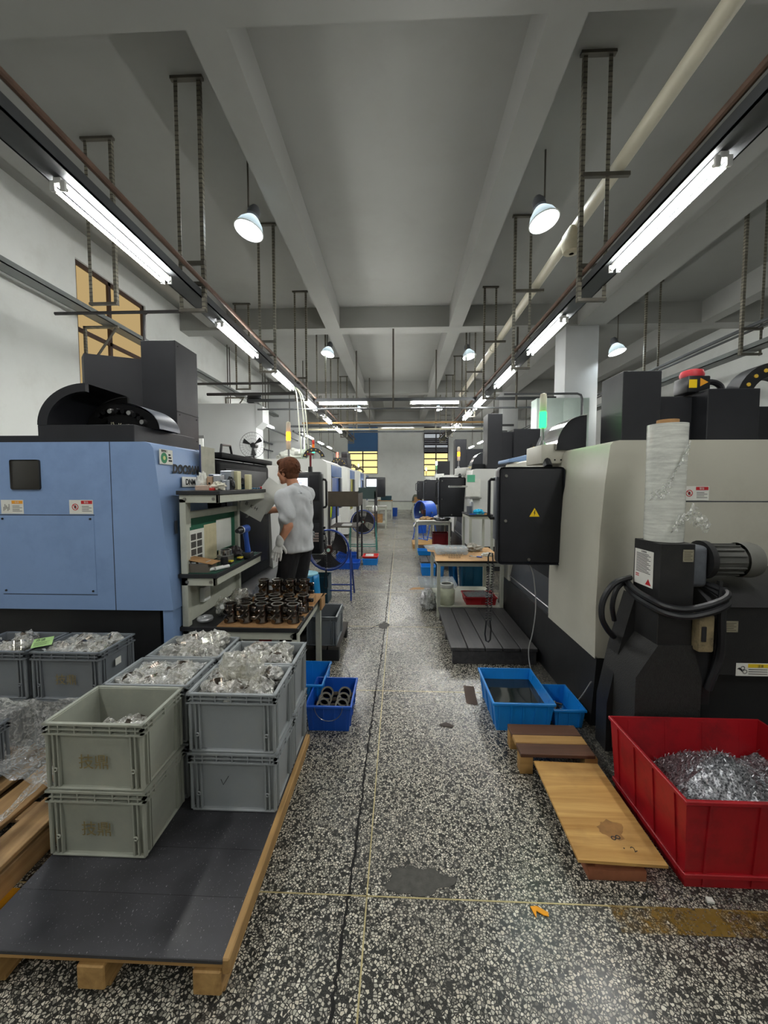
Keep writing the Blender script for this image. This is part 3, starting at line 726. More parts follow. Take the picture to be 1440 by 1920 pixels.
def cnc_right(label, dy, m_body, full, covers, tower_cols, lit, panel=True):
    Y0 = 2.55 + dy; XB = 3.9 if full else 3.0
    t = thing('machining_center', label, 'machine')
    # side shell and near front pillar
    prof = [(XB, .456), (XB, 1.88), (1.40, 1.88), (1.365, 1.873), (1.345, 1.85), (1.318, 1.6), (1.297, 1.284), (1.285, .8), (1.288, .456)]
    MB().prism(prof, 'Y', Y0, Y0 + .8).build('side_shell', m_body, t)
    MB().prism([(XB, .3), (XB, 1.8), (1.5, 1.8), (1.5, .3)], 'Y', Y0 + .8, Y0 + 2.45).build('enclosure', m_body, t)
    MB().prism([(1.5, 1.62), (1.5, 1.86), (1.40, 1.86), (1.35, 1.84), (1.34, 1.62)], 'Y', Y0 + .8, Y0 + 2.45).build('door_lintel', m_body, t)
    MB().prism([(1.5, .4), (1.5, 1.86), (1.36, 1.86), (1.34, 1.6), (1.3, .9), (1.3, .4)], 'Y', Y0 + 2.05, Y0 + 2.45).build('far_pillar', m_body, t)
    d = MB().box(1.36, 1.5, Y0 + .8, Y0 + 2.04, .62, 1.61, .02).build('door', m_black, t)
    MB().box(1.352, 1.362, Y0 + .95, Y0 + 1.9, .95, 1.5, .004).build('door_glass', m_glassdk, d)
    MB().tube([(1.36, Y0 + 1.0, .9), (1.31, Y0 + 1.0, .92), (1.31, Y0 + 1.0, 1.35), (1.36, Y0 + 1.0, 1.37)], .012, 8).build('door_handle', m_chrome, d)
    MB().prism([(1.5, .3), (1.5, .8), (1.37, .8), (1.315, .52), (1.33, .3)], 'Y', Y0 + .8, Y0 + 2.05).build('apron', m_lower, t)
    MB().tube([(1.312, Y0 + .8, .52), (1.312, Y0 + 2.05, .52)], .006, 6).build('apron_edge', m_steel, t)
    MB().box(1.36, XB - .1, Y0 + .02, Y0 + 2.43, 0, .46).prism([(1.36, .0), (1.36, .46), (1.30, .46), (1.27, 0)], 'Y', Y0 + .0, Y0 + 2.43).build('base', m_base, t, smooth=False)
    if full:
        MB().box(1.62, 3.9, Y0 - .0015, Y0, 1.488, 1.494).build('seam', m_seam, t, smooth=False)
        sticker(t, (1.803, Y0 - .001, 1.498), .162, .09, kind='prohibit')
        screw(t, (1.815, Y0, 1.47)); 
        MB().box(1.292, 1.30, Y0 + .0, Y0 + .8, .455, .47).build('lower_edge', m_seam, t, smooth=False)
    # bracket with signal tower
    br = MB().prism([(1.17, 1.77), (1.17, 1.925), (1.44, 1.945), (1.44, 1.77)], 'Y', Y0 + .72, Y0 + 1.1, .008).build('arm_bracket', m_body, t)
    for bx_, bz in ((1.36, 1.9), (1.28, 1.80), (1.33, 1.80), (1.36, 1.80)):
        MB().cyl((bx_, Y0 + .722, bz), (bx_, Y0 + .717, bz), .007, seg=8).build('bolt_hole', m_dark, br)
    tower(t, 1.205, Y0 + .8, 1.93, .41, lit, tower_cols)
    if panel: op = op_box(t, .797, 1.32, Y0 + .61, .948, 1.741)
    if panel and full: hazard(op, (1.035, Y0 + .61 - .0045, 1.335), .1)
    if panel:
        MB().tube([(1.22, Y0 + .7, 1.74), (1.22, Y0 + .75, 1.8)], .035, 10).build('swing_arm', m_blackp, t)
    for x0, x1, y0, y1, z1 in covers:
        MB().box(x0, x1, y0 + dy, y1 + dy, 1.88, z1, .004, 1).build('top_cover', m_black, t)
    rebase(t, (2.5, Y0 + 1.2, 0))
    return t
cov1 = [(1.605, 1.875, 2.9, 3.2, 2.41), (1.875, 2.2, 3.05, 3.4, 2.26), (2.2, 2.56, 2.9, 3.4, 2.28), (2.6, 3.6, 3.1, 3.5, 2.19)]
GRN, ORA, CRM, RED_ = (20, 255, 60), (255, 130, 20), (214, 208, 186), (220, 60, 50)
cr = cnc_right('white machining centre nearest the camera on the right, behind the red bin', 0, m_wht, True, cov1, [GRN, CRM], 0)
def into(t, mb, name, m, smooth=True):
    """add a part given in world coordinates to a rebased thing"""
    o = mb.build(name, m, t, smooth); o.location = -t.location; return o
# extras on top of the near right machine: motor with red cap, cable chain, magazine guard, window behind the chain
mo = into(cr, MB().box(2.13, 2.29, 3.0, 3.16, 2.28, 2.40, .01), 'spindle_motor', m_blackp)
MB().lathe([(.075, 0), (.08, .02), (.07, .05), (.04, .06)], (2.21, 3.08, 2.40), 14, close=True).build('red_cap', M('motor_red', (196, 48, 58), .5), mo)
MB().box(2.135, 2.19, 2.996, 3.0, 2.31, 2.37).build('yellow_label', m_yellow, mo)
MB().prism([(2.215, 2.32), (2.215, 2.38), (2.27, 2.35)], 'Y', 2.996, 3.0).build('yellow_arrow', m_orange, mo)
MB().tube(cr_([(2.29, 3.08, 2.36), (2.36, 3.08, 2.37), (2.42, 3.08, 2.34), (2.44, 3.08, 2.28)]), .022, 8).build('hose', m_blackp, mo)
ch = dots_chain(cr, (2.68, 2.2), .22, .095, 2.92, 3.05, 0.0, PI, 18); ch.location = -cr.location
into(cr, MB().box(2.5, 2.9, 3.3, 3.32, 2.2, 2.38), 'back_plate', m_wht2)
into(cr, MB().prism([(1.52 + .24 * math.cos(a), 1.88 + .28 * math.sin(a)) for a in [PI / 2 + PI / 2 * i / 8 for i in range(9)]] + [(1.52, 1.88)], 'Y', 3.25, 3.75), 'magazine_guard', m_black)
into(cr, MB().grid(lambda u, v: (1.52 + .245 * math.cos(PI / 2 + PI / 2 * u), 3.23 + .34 * v, 1.88 + .285 * math.sin(PI / 2 + PI / 2 * u)), 12, 2), 'guard_sheet', m_chrome)
into(cr, MB().prism([(1.3, 1.9), (1.52, 1.95), (2.2, 1.95), (2.2, 1.88), (1.3, 1.86)], 'Y', 4.7, 5.2, .01), 'rear_cover', m_blue)
cov2 = [(1.7, 1.98, 3.0, 3.4, 2.95), (1.98, 2.2, 3.1, 3.5, 2.62), (2.2, 2.7, 3.0, 3.6, 2.66), (1.45, 1.7, 3.2, 3.7, 2.0)]
cr2 = cnc_right('second white machining centre on the right with black column cover', 4.62, m_wht2, False, cov2, [(210, 205, 190), ORA, CRM], 1)
o = dots_chain(cr2, (2.35, 1.98), .3, .12, 7.2, 7.32, .15, 1.4, 10); o.location = -cr2.location
into(cr2, MB().grid(lambda u, v: (1.6 + .26 * math.cos(PI / 2 + PI / 2 * u), 7.3 + .3 * v, 1.88 + .32 * math.sin(PI / 2 + PI / 2 * u)), 12, 2), 'guard_sheet', m_chrome)
cr3 = cnc_right('third white machining centre on the right, deep in the row', 9.3, m_wht2, False, [(1.75, 2.1, 3.0, 3.4, 3.0), (2.1, 2.7, 3.0, 3.5, 2.7)], [(120, 190, 140), (210, 240, 220)], 1)
cr4 = cnc_right('farthest white machining centre on the right by the back wall', 14.0, m_wht2, False, [(1.6, 2.2, 3.0, 3.4, 2.6)], [(235, 200, 120), (245, 230, 190)], 1)
# machines of the outer right row: only their covers and tops rise above the near row
t = thing('machining_center', 'black topped machine half hidden behind the near right machine', 'machine', (5.2, 8.0, 0))
MB().box(-.9, 1.6, -1, 1.2, 0, 1.95, .03).build('body', m_wht2, t); MB().box(-.6, -.1, -.6, .2, 1.95, 2.5, .01).build('top_cover', m_black, t); MB().box(-.1, .9, -.5, .2, 1.95, 2.35, .01).build('top_cover', m_black, t)
t = thing('switch_cabinet', 'pale green electrical cabinet against the white column', 'cabinet', (3.75, 9.5, 0))
MB().box(-.55, .65, -.2, .2, .1, 3.6, .01).build('body', M('cabinet_green', (206, 222, 214), .5, var=.04), t)
MB().box(-.56, .66, -.21, .21, 0, .1).build('plinth', m_lower, t)
MB().box(-.5, .04, -.215, -.2, .15, 3.55, .004).build('door', M('cabinet_green', (206, 222, 214), .5, var=.04), t)
MB().box(.06, .6, -.215, -.2, .15, 3.55, .004).build('door', M('cabinet_green', (206, 222, 214), .5, var=.04), t)
tag(MB().tube([(2.4, 9.15, 3.66), (4.05, 9.15, 3.66), (4.13, 9.15, 3.63), (4.16, 9.15, 3.54), (4.16, 9.15, 2.0)], .025, 8).build('bent_conduit', m_pipe), 'bent grey conduit framing the pale cabinet before the column', 'pipe')

# ----------------------------------------------------------------- blue machine on the left
cl = thing('machining_center', 'blue machining centre with black top covers on the left', 'machine')
Y0 = 2.5
prof = [(-4.6, .757), (-4.6, 1.878), (-1.66, 1.878), (-1.625, 1.866), (-1.605, 1.835), (-1.59, 1.7), (-1.56, 1.4), (-1.503, .757)]
MB().prism(prof, 'Y', Y0, Y0 + .62).build('side_shell', m_blue, cl)
MB().prism([(-4.6, .3), (-4.6, 1.8), (-1.75, 1.8), (-1.75, .3)], 'Y', Y0 + .62, Y0 + 2.6).build('enclosure', m_wht2, cl)
MB().prism([(-1.75, 1.72), (-1.75, 1.878), (-1.64, 1.878), (-1.6, 1.84), (-1.6, 1.72)], 'Y', Y0 + .62, Y0 + .82).build('door_lintel', m_blue, cl)
d = MB().box(-1.7, -1.56, Y0 + .82, Y0 + 2.15, .58, 1.82, .05, 3).build('door', m_doorblk, cl)
MB().box(-1.562, -1.552, Y0 + .95, Y0 + 2.02, .72, 1.74, .004).build('door_glass', m_glassdk, d)
MB().box(-1.56, -1.50, Y0 + 2.02, Y0 + 2.1, 1.25, 1.42, .02).build('door_handle', m_blackp, d)
MB().box(-1.66, -1.54, Y0 + .85, Y0 + 2.2, 1.83, 1.88, .008).build('top_rail', m_doorblk, cl)
MB().prism([(-1.75, .35), (-1.75, 1.84), (-1.6, 1.84), (-1.56, 1.3), (-1.53, .35)], 'Y', Y0 + 2.16, Y0 + 2.6).build('far_pillar', m_wht2, cl)
MB().prism([(-1.75, .25), (-1.75, .6), (-1.58, .6), (-1.3, .42), (-1.3, .36), (-1.5, .25)], 'Y', Y0 + 1.1, Y0 + 2.5).build('apron', m_black, cl)
MB().tube([(-1.3, Y0 + 1.1, .42), (-1.3, Y0 + 2.5, .42)], .006, 6).build('apron_edge', m_steel, cl)
MB().box(-4.5, -1.62, Y0 + .04, Y0 + 2.5, 0, .757).build('base', m_base, cl, smooth=False)
MB().box(-1.58, -1.515, Y0 + .01, Y0 + .5, .05, .757).build('leg_plate', m_blue, cl, smooth=False)
MB().prism([(-1.899, 1.878), (-1.895, 1.878), (-1.893, .757), (-1.897, .757)], 'Y', Y0 - .0015, Y0).build('seam', m_seam, cl, smooth=False)
MB().box(-2.576, -2.373, Y0 - .006, Y0, 1.565, 1.762, .012).build('side_window', M('window_film', (44, 42, 38), .35, var=.1), cl)
ap = MB().box(-2.671, -2.022, Y0 - .003, Y0, .862, 1.392, .0015, 1).build('access_panel', m_blue, cl)
for px in (-2.65, -2.045):
    for pz in (.885, 1.37): MB().cyl((px, Y0 - .003, pz), (px, Y0 - .008, pz), .007, seg=8).build('screw', m_ink, ap)
MB().box(-2.675, -2.018, Y0 - .0012, Y0, .857, .861).box(-2.675, -2.018, Y0 - .0012, Y0, 1.393, 1.398).build('panel_seam', m_seam, cl, smooth=False)
sticker(cl, (-2.186, Y0 - .001, 1.403), .162, .093, kind='prohibit')
sticker(cl, (-2.657, Y0 - .001, 1.403), .155, .093, kind='caution')
# front face lettering: DOOSAN, DNM 5700 plate, green round sticker, clipped sheet, vent plate
def fx(z): return -1.605 + (1.835 - z) * .1 + .012
text('lettering', 'DOOSAN', .085, m_ink, cl, (fx(1.68), 2.665, 1.68), (PI / 2, 0, PI / 2), .001, sx=.96, bold=.0035, shear=.12)
pl = MB().box(0, .2, -.002, 0, 0, .075).build('model_plate', m_white, cl, smooth=False); pl.location = (fx(1.58), 2.76, 1.58); pl.rotation_euler = (0, 0, PI / 2)
text('lettering', 'DNM', .06, m_ink, pl, (.045, -.003, .017), R_NEAR, .0006, bold=.0015)
pd = MB().box(.2, .36, -.002, 0, 0, .075).build('model_number_plate', m_ink, cl, smooth=False); pd.location = (fx(1.58), 2.76, 1.58); pd.rotation_euler = (0, 0, PI / 2)
text('lettering', '5700', .06, m_white, pd, (.212, -.003, .017), R_NEAR, .0006, bold=.0015)
st = MB().box(0, .15, -.002, 0, 0, .1).build('energy_sticker', m_paper, cl, smooth=False); st.location = (fx(1.75), 2.53, 1.735); st.rotation_euler = (0, 0, PI / 2)
MB().cyl((.05, -.003, .042), (.05, -.002, .042), .036, seg=20).build('green_disc', M('sticker_green', (36, 128, 84), .6, var=0), st)
MB().cyl((.05, -.004, .042), (.05, -.003, .042), .014, seg=14).build('disc_centre', M('sticker_pale', (196, 206, 130), .6, var=0), st)
text('lettering', '精密加工', .018, m_ink, st, (.02, -.003, .082), R_NEAR, .0003)
for i in range(3): MB().box(.1, .14 - .008 * i, -.003, -.002, .02 + .02 * i, .032 + .02 * i).build('print', m_ink, st, smooth=False)
cp = MB().box(0, .23, -.006, 0, 0, .27).build('clipped_sheet', M('grimy_paper', (170, 168, 152), .8, var=.15, vscale=14), cl); cp.location = (fx(1.63) + .01, 3.02, 1.63); cp.rotation_euler = (0, 0, PI / 2)
MB().box(-.012, 0, -.008, 0, -.01, .28).build('binder_edge', M('navy_plastic', (36, 48, 92), .5, var=0), cp)
vp = MB().box(0, .03, -.003, 0, 0, .09).build('vent_plate', m_gsheet, cl); vp.location = (fx(1.26), 2.6, 1.26); vp.rotation_euler = (0, 0, PI / 2)
# black top deck and covers
MB().box(-4.4, -2.4, Y0 + .03, Y0 + .9, 1.878, 1.925, .004, 1).build('top_deck', m_black, cl)
MB().box(-2.41, -1.75, Y0 + .03, Y0 + .8, 1.878, 1.995, .004, 1).build('magazine_tray', m_black, cl)
MB().prism([(-2.68, 3.25), (-2.58, 3.15), (-2.2, 3.32), (-2.2, 3.7), (-2.68, 3.7)], 'Z', 1.9, 2.67).build('top_cover', m_black, cl, smooth=False)
tc = MB().box(-2.2, -1.9, 3.3, 3.66, 1.88, 2.82, .003, 1).build('top_cover', m_black, cl)
for py, pz in ((3.34, 2.78), (3.34, 2.0), (3.62, 2.0), (3.62, 2.2), (3.34, 2.2)): MB().cyl((-1.9, py, pz), (-1.894, py, pz), .006, seg=8).build('screw', m_ink, tc)
MB().box(-1.899, -1.896, 3.3, 3.66, 2.225, 2.229).build('cover_seam', m_ink, tc, smooth=False)
# tool magazine guard: thick rimmed arch facing the camera, drum inside, bright curved sheet at its right
def arc(R, zc, xc, a0, a1, n): return [(xc + R * math.cos(a0 + (a1 - a0) * i / n), zc + R * math.sin(a0 + (a1 - a0) * i / n)) for i in range(n + 1)]
AC, RX, RZ_ = (-2.07, 1.995), .34, .272
def q_arc(k, n=18): return [(AC[0] - RX * k * math.cos(PI / 2 * i / n), AC[1] + RZ_ * k * math.sin(PI / 2 * i / n)) for i in range(n + 1)]
MB().prism(q_arc(1.0) + q_arc(.8)[::-1], 'Y', 2.53, 2.56).build('guard_rim', m_black, cl)
qa = q_arc(1.0); MB().grid(lambda u, v: (qa[int(round(u * 18))][0], 2.54 + .4 * v, qa[int(round(u * 18))][1]), 18, 2).build('guard_shell', m_black, cl)
MB().prism(q_arc(.98) + [AC], 'Y', 2.93, 2.95).build('guard_back', m_dark, cl)
dr = MB().prism([(-1.98 + .285 * math.cos(PI * .5 - PI * .5 * i / 14), 1.99 + .17 * math.sin(PI * .5 - PI * .5 * i / 14)) for i in range(15)] + [(-2.07, 1.99), (-2.07, 2.16)], 'Y', 2.72, 2.76).build('tool_drum', m_glassdk, cl)
rnd_ = random.Random(2)
for i in range(9):
    a_ = PI * (.12 + .075 * i); px, pz = -1.99 + .2 * math.cos(a_), 1.99 + .125 * math.sin(a_)
    MB().cyl((px, 2.72, pz), (px, 2.69, pz), .022, .016, 10).build('tool_holder', m_glassdk if i % 3 else m_steel, dr)
for i, n_ in enumerate(('15', '16', '17', '18')):
    text('lettering', n_, .03, M('number_print', (196, 190, 160), .6, var=0), dr, (-2.05 + i * .055, 2.717, 2.02 - .008 * i), R_NEAR, .0004)
MB().grid(lambda u, v: (-1.98 + .297 * math.cos(PI * .5 - PI * .5 * u), 2.7 + .26 * v, 1.99 + .185 * math.sin(PI * .5 - PI * .5 * u)), 16, 2).build('guard_sheet', m_gsheet, cl)
MB().prism([(-1.98 + .29 * math.cos(PI * .5 - PI * .5 * i / 14), 1.99 + .18 * math.sin(PI * .5 - PI * .5 * i / 14)) for i in range(15)] + [(-1.98, 1.99)], 'Y', 2.9, 2.95).build('guard_end', m_black, cl)
# operator panel beyond the worker: screen, keys, grab handle
op = MB().box(-1.19, -.87, 4.36, 4.5, .8, 1.74, .03, 3).build('operator_panel', m_blackp, cl)
MB().box(-1.17, -1.03, 4.352, 4.36, 1.45, 1.67).build('screen', m_lcd, op)
sl = MB()
for i in range(7): sl.box(-1.16, -1.06 - .015 * (i % 3), 4.35, 4.352, 1.47 + .028 * i, 1.477 + .028 * i)
o = sl.build('screen_print', M('lcd_text', (110, 134, 190), .6, var=0), op, smooth=False); o['kind'] = 'stuff'
MB().box(-1.01, -.9, 4.354, 4.362, 1.42, 1.7, .003).build('upper_bezel', m_black, op); MB().box(-1.01, -.9, 4.354, 4.362, 1.2, 1.4, .003).build('lower_bezel', m_black, op)
MB().box(-1.03, -.9, 4.354, 4.362, .87, 1.16, .003).build('key_field', m_black, op)
for i in range(5):
    for j in range(4): MB().box(-1.012 + i * .022, -.998 + i * .022, 4.348, 4.354, .95 + j * .028, .968 + j * .028).build('key', M('key_pink', (196, 178, 170), .6, var=0), op, smooth=False)
MB().tube([(-.88, 4.43, 1.66), (-.84, 4.43, 1.65), (-.83, 4.43, 1.63), (-.83, 4.43, 1.36), (-.84, 4.43, 1.34), (-.88, 4.43, 1.33)], .013, 8).build('handle', m_blackp, op)
for z in (.95, 1.03, 1.1): MB().cyl((-.87, 4.43, z), (-.845, 4.43, z), .014, seg=8).build('knob', m_blackp, op)
MB().box(-1.03, -.99, 4.4, 4.45, 1.74, 1.8).build('cable_gland', m_blackp, cl)
MB().tube([(-1.01, 4.43, 1.8), (-1.01, 4.43, 1.95)], .012, 8).build('red_post', M('dark_red', (120, 24, 34), .5), cl)
MB().box(-1.05, -.97, 4.42, 4.44, 1.93, 1.955).build('red_crossbar', M('dark_red', (120, 24, 34), .5), cl)
MB().tube([(-1.3, 4.75, 1.7), (-1.1, 4.6, 1.72), (-1.05, 4.48, 1.7)], .04, 10).build('swing_arm', m_wht2, cl)
tower(cl, -1.38, 4.85, 1.86, .5, 1, [CRM, ORA, CRM])
MB().tube([(-1.62, 3.5, 1.88), (-1.62, 3.52, 1.96), (-1.62, 3.7, 1.97), (-1.62, 3.74, 1.88)], .012, 6).build('rail_handle', m_blackp, cl)
rebase(cl, (-3.0, 3.8, 0))
# ----------------------------------------------------------------- row of white drilling centres beyond
m_bluedoor = M('door_blue', (44, 78, 140), .45, var=.08)
m_blueband = M('band_blue', (86, 112, 158), .45, var=.05)
m_clear = M('clear_panel', (150, 168, 178), .1, var=0, alpha=.45)
def tap_center(label, y0, L, xf=-1.5, ztop=2.13, yellow=False, twr=None, cover=False):
    t = thing('drilling_center', label, 'machine')
    MB().prism([(-3.4, .12), (-3.4, ztop), (xf - .12, ztop), (xf - .02, ztop - .06), (xf, ztop - .12), (xf, .12)], 'Y', y0, y0 + .5).build('near_pillar', m_wht2, t)
    MB().prism([(-3.4, .12), (-3.4, ztop), (xf - .12, ztop), (xf - .02, ztop - .06), (xf - .02, ztop - .35), (xf - .3, ztop - .36), (xf - .3, .12)], 'Y', y0 + .5, y0 + L).build('body', m_wht2, t)
    MB().box(xf - .02, xf + .01, y0 + .5, y0 + L, ztop - .36, ztop - .1, .005).build('header_band', m_blueband, t)
    MB().box(xf - .12, xf - .03, y0 + .52, y0 + L - .25, .8, ztop - .37, .005).build('door', m_bluedoor if not yellow else M('door_yellow', (150, 146, 60), .4, var=.1), t)
    MB().box(xf - .03, xf + .03, y0 + L - .28, y0 + L - .05, 1.0, ztop - .37, .01).build('side_screen', m_gsheet, t)
    MB().box(xf - .02, xf + .02, y0 + .5, y0 + .54, 1.0, ztop - .4, .004).build('door_post', m_steel, t)
    MB().box(xf - .3, xf - .02, y0 + .5, y0 + L, .3, .8, .01).build('apron', m_wht2, t)
    MB().box(-3.3, xf - .1, y0 + .05, y0 + L - .05, 0, .12).build('base', m_base, t)
    if cover: MB().box(xf - .55, xf - .1, y0 + .7, y0 + L, ztop, ztop + .3, .01).build('top_cover', m_black, t); MB().box(xf - .3, xf - .12, y0 + .75, y0 + L - .1, ztop + .3, ztop + .48, .01).build('top_cover', m_black, t)
    o = dots_chain(t, (xf - .3, ztop), .2, .08, y0 + .1, y0 + .2, .2, PI - .2, 12)
    if twr: tower(t, xf - .35, y0 + .3, ztop, .42, twr[0], twr[1])
    rebase(t, (-2.2, y0 + L / 2, 0)); return t
tap_center('white drilling centre with blue header just behind the large blue fan', 8.1, 2.0, twr=(0, [(30, 220, 120), ORA, RED_]))
tap_center('second white drilling centre in the left row, yellowish door', 11.4, 1.7, yellow=True, cover=True, twr=(1, [(210, 200, 150), RED_]))
tap_center('third white drilling centre in the left row', 14.6, 1.9, twr=(0, [(60, 220, 160), ORA, RED_]))
tap_center('fourth white drilling centre at the far left end', 18.0, 1.9, xf=-1.55, twr=(1, [(220, 210, 150), (240, 220, 170)]))
t = thing('screen_panel', 'black operator panel with bright screen in the far left row', 'panel', (-1.0, 16.6, 0))
MB().cyl((0, .1, 0), (0, .1, 1.1), .04, seg=10).build('stand_post', m_blackp, t); MB().box(-.42, .42, 0, .14, 1.05, 1.9, .02).build('housing', m_blackp, t)
MB().box(-.38, .04, -.008, 0, 1.5, 1.82).build('screen', m_lcd, t); MB().box(.1, .38, -.008, 0, 1.15, 1.8, .004).build('key_field', m_black, t)
MB().box(-.25, .25, -.1, .3, 0, .03).build('foot', m_base, t)

# ----------------------------------------------------------------- chip conveyor on the right
cc = thing('chip_conveyor', 'black chip conveyor with motor standing behind the red bin', 'conveyor')
m_conv = M('conveyor_black', (30, 30, 31), .45, var=.25, bump=.2, bscale=120, dirt=(62, 60, 54), dscale=5, damt=.35)
m_convg = M('conveyor_gritty', (34, 34, 33), .6, var=.5, vscale=70, bump=.6, bscale=160)
MB().box(1.385, 1.565, 2.1, 2.33, .72, 1.285, .003, 1).build('head_box', m_conv, cc)
MB().prism([(1.385, .74), (1.565, .74), (1.62, .56), (1.62, .03), (1.275, .03), (1.275, .56)], 'Y', 2.09, 2.40).build('discharge_chute', m_convg, cc)
MB().prism([(1.24, .0), (1.24, .3), (1.3, .62), (1.385, .95), (1.385, .6), (1.3, .0)], 'Y', 2.30, 2.42).build('side_guard', m_conv, cc)
MB().box(1.69, 2.6, 2.1, 2.5, .575, .965, .006, 1).build('tank', m_conv, cc)
MB().prism([(2.08, .955), (2.11, .985), (2.3, 1.09), (2.5, 1.09), (2.5, .955)], 'X', 1.64, 2.62).build('tank_lid', m_conv, cc)
MB().box(1.7, 2.5, 2.2, 2.48, .0, .57).build('tank_stand', m_base, cc, smooth=False)
MB().box(1.565, 1.69, 2.12, 2.45, .4, .9, .004, 1).build('middle_plate', m_base, cc)
MB().box(1.565, 1.665, 2.13, 2.27, 1.04, 1.27, .03, 3).build('gearbox', M('gearbox_grey', (96, 100, 106), .55, metal=.3, var=.25, vscale=14), cc)
MB().cyl((1.66, 2.2, 1.185), (1.69, 2.2, 1.185), .105, seg=24).build('flange', m_conv, cc)
mt = MB().cyl((1.69, 2.2, 1.185), (1.86, 2.2, 1.185), .078, seg=24).build('motor', M('motor_grey', (84, 84, 80), .5, var=.15), cc)
for i in range(16):
    a = 2 * PI * i / 16; c, s = math.cos(a), math.sin(a)
    MB().box(1.70, 1.85, -.0025, .0025, .076, .09, rot=None).xform(Matrix.Translation((0, 2.2, 1.185)) @ Matrix.Rotation(a, 4, 'X')).build('fin', M('motor_grey', (84, 84, 80), .5, var=.15), mt, smooth=False)
MB().lathe([(.095, 0), (.097, .06), (.09, .085), (.06, .098), (0.001, .1)], (1.86, 2.2, 1.185), 24, 'X').build('fan_cowl', M('cowl_grey', (104, 104, 98), .55, var=.1), cc)
MB().cyl((1.73, 2.14, .96), (1.73, 2.14, 1.08), .012, seg=8).build('post', m_conv, cc)
# hoses looped round the head box
def loop(dz, r, off):
    return MB().tube(cr_([(1.66, 2.2, 1.06), (1.7, 2.06, 1.04 + dz), (1.64, 2.03 - off, 1.0 + dz), (1.5, 2.04 - off, .955 + dz), (1.4, 2.06 - off, .96 + dz), (1.345, 2.1, .985 + dz), (1.335, 2.2, 1.0 + dz), (1.345, 2.3, 1.02 + dz), (1.37, 2.37, 1.03 + dz)]), r, 8)
loop(0, .017, 0).build('hose', m_blackp, cc); loop(-.035, .017, .012).build('hose', m_blackp, cc)
MB().tube(cr_([(1.37, 2.33, 1.05), (1.26, 2.3, 1.02), (1.2, 2.3, .92), (1.195, 2.3, .82), (1.24, 2.32, .74), (1.3, 2.36, .68)]), .017, 8).build('hose', m_blackp, cc)
MB().tube(cr_([(1.37, 2.36, 1.03), (1.3, 2.34, .98), (1.275, 2.34, .88), (1.3, 2.36, .78)]), .014, 8).build('hose', m_blackp, cc)
MB().tube(cr_([(1.7, 2.08, 1.06), (1.69, 2.07, .9), (1.7, 2.08, .7), (1.66, 2.1, .5)]), .02, 8).build('hose', m_blackp, cc)
sb = MB().box(1.565, 1.645, 2.05, 2.11, .72, .92, .012).build('switch_box', M('dirty_beige', (136, 122, 92), .7, var=.25, vscale=16, dirt=(40, 34, 26), dscale=14, damt=.9), cc)
MB().box(1.575, 1.6, 2.045, 2.05, .78, .86, .003).build('switch_buttons', m_ink, sb)
nl = sticker(cc, (1.3835, 2.315, 1.03), .165, .2, face='-X', kind='notice', name='notice_label')
sticker(cc, (1.5, 2.0985, 1.19), .055, .065, kind='plate', name='name_plate')
sticker(cc, (1.715, 2.0985, .815), .085, .06, kind='plate', name='name_plate')
sticker(cc, (1.80, 2.0985, .578), .17, .07, kind='gear')
rebase(cc, (1.5, 2.25, 0))
# stretch film roll standing on the conveyor head
fr = thing('film_roll', 'roll of clear stretch film standing upright on the black conveyor', 'film roll', (1.472, 2.215, 1.286))
MB().lathe([(.0, 0.002), (.092, .002), (.094, .06), (.093, .3), (.095, .5), (.0955, .64), (.05, .645), (.05, .64)], seg=32).build('wound_film', M('film_wound', (206, 208, 200), .22, var=.2, vscale=8, stretch=(1, 1, 9), bump=.5, bscale=40, coat=.5), fr)
MB().lathe([(.052, .58), (.052, .665), (.04, .665), (.04, .58)], seg=24).build('cardboard_core', m_card, fr)
m_film = film('clear_film', clear=.62)
def shred(seed, p0, p1, w, parent, n=14):
    r = random.Random(seed); p0, p1 = Vector(p0), Vector(p1)
    def fn(u, v):
        c = p0.lerp(p1, u); ww = w * (1 - .55 * u)
        return (c.x + ww * (v - .5) * .3 + .012 * mnoise.noise(Vector((u * 7, v * 5, seed))), c.y - .02 + .03 * mnoise.noise(Vector((u * 6, v * 6, seed + 9))), c.z + ww * (v - .5) + .02 * mnoise.noise(Vector((u * 8, v * 4, seed + 4))))
    return MB().grid(fn, n, 6).build('loose_tail', m_film, parent)
shred(1, (-.04, -.09, .3), (-.17, -.12, .245), .09, fr); shred(2, (.06, -.085, .17), (.155, -.1, .085), .1, fr)
shred(3, (.04, -.1, .52), (-.06, -.1, .32), .06, fr); shred(4, (-.03, -.1, .1), (.06, -.1, .16), .09, fr)
# ================================================================= LEFT FOREGROUND
def open_box(w, d, h, t, tw=.0, td=.0, zf=None):
    """open-topped tub centred on the origin; tw/td: how much narrower the bottom is"""
    zf = t if zf is None else zf
    mb = MB(); b = mb.bm
    def ring(wx, dy, z): return [b.verts.new(p) for p in ((-wx / 2, -dy / 2, z), (wx / 2, -dy / 2, z), (wx / 2, dy / 2, z), (-wx / 2, dy / 2, z))]
    o0, o1 = ring(w - tw, d - td, 0), ring(w, d, h); i1, i0 = ring(w - 2 * t, d - 2 * t, h), ring(w - tw - 2 * t, d - td - 2 * t, zf)
    for A, B in ((o0, o1), (o1, i1), (i1, i0)):
        for k in range(4): b.faces.new((A[k], A[(k + 1) % 4], B[(k + 1) % 4], B[k]))
    b.faces.new(o0[::-1]); b.faces.new(i0)
    return mb
m_crate = M('crate_grey', (142, 147, 149), .55, var=.07, vscale=4, dirt=(150, 150, 140), dscale=7, damt=.35)
m_crateg = M('crate_dusty', (152, 155, 143), .65, var=.12, vscale=5, dirt=(166, 164, 148), dscale=8, damt=.6)
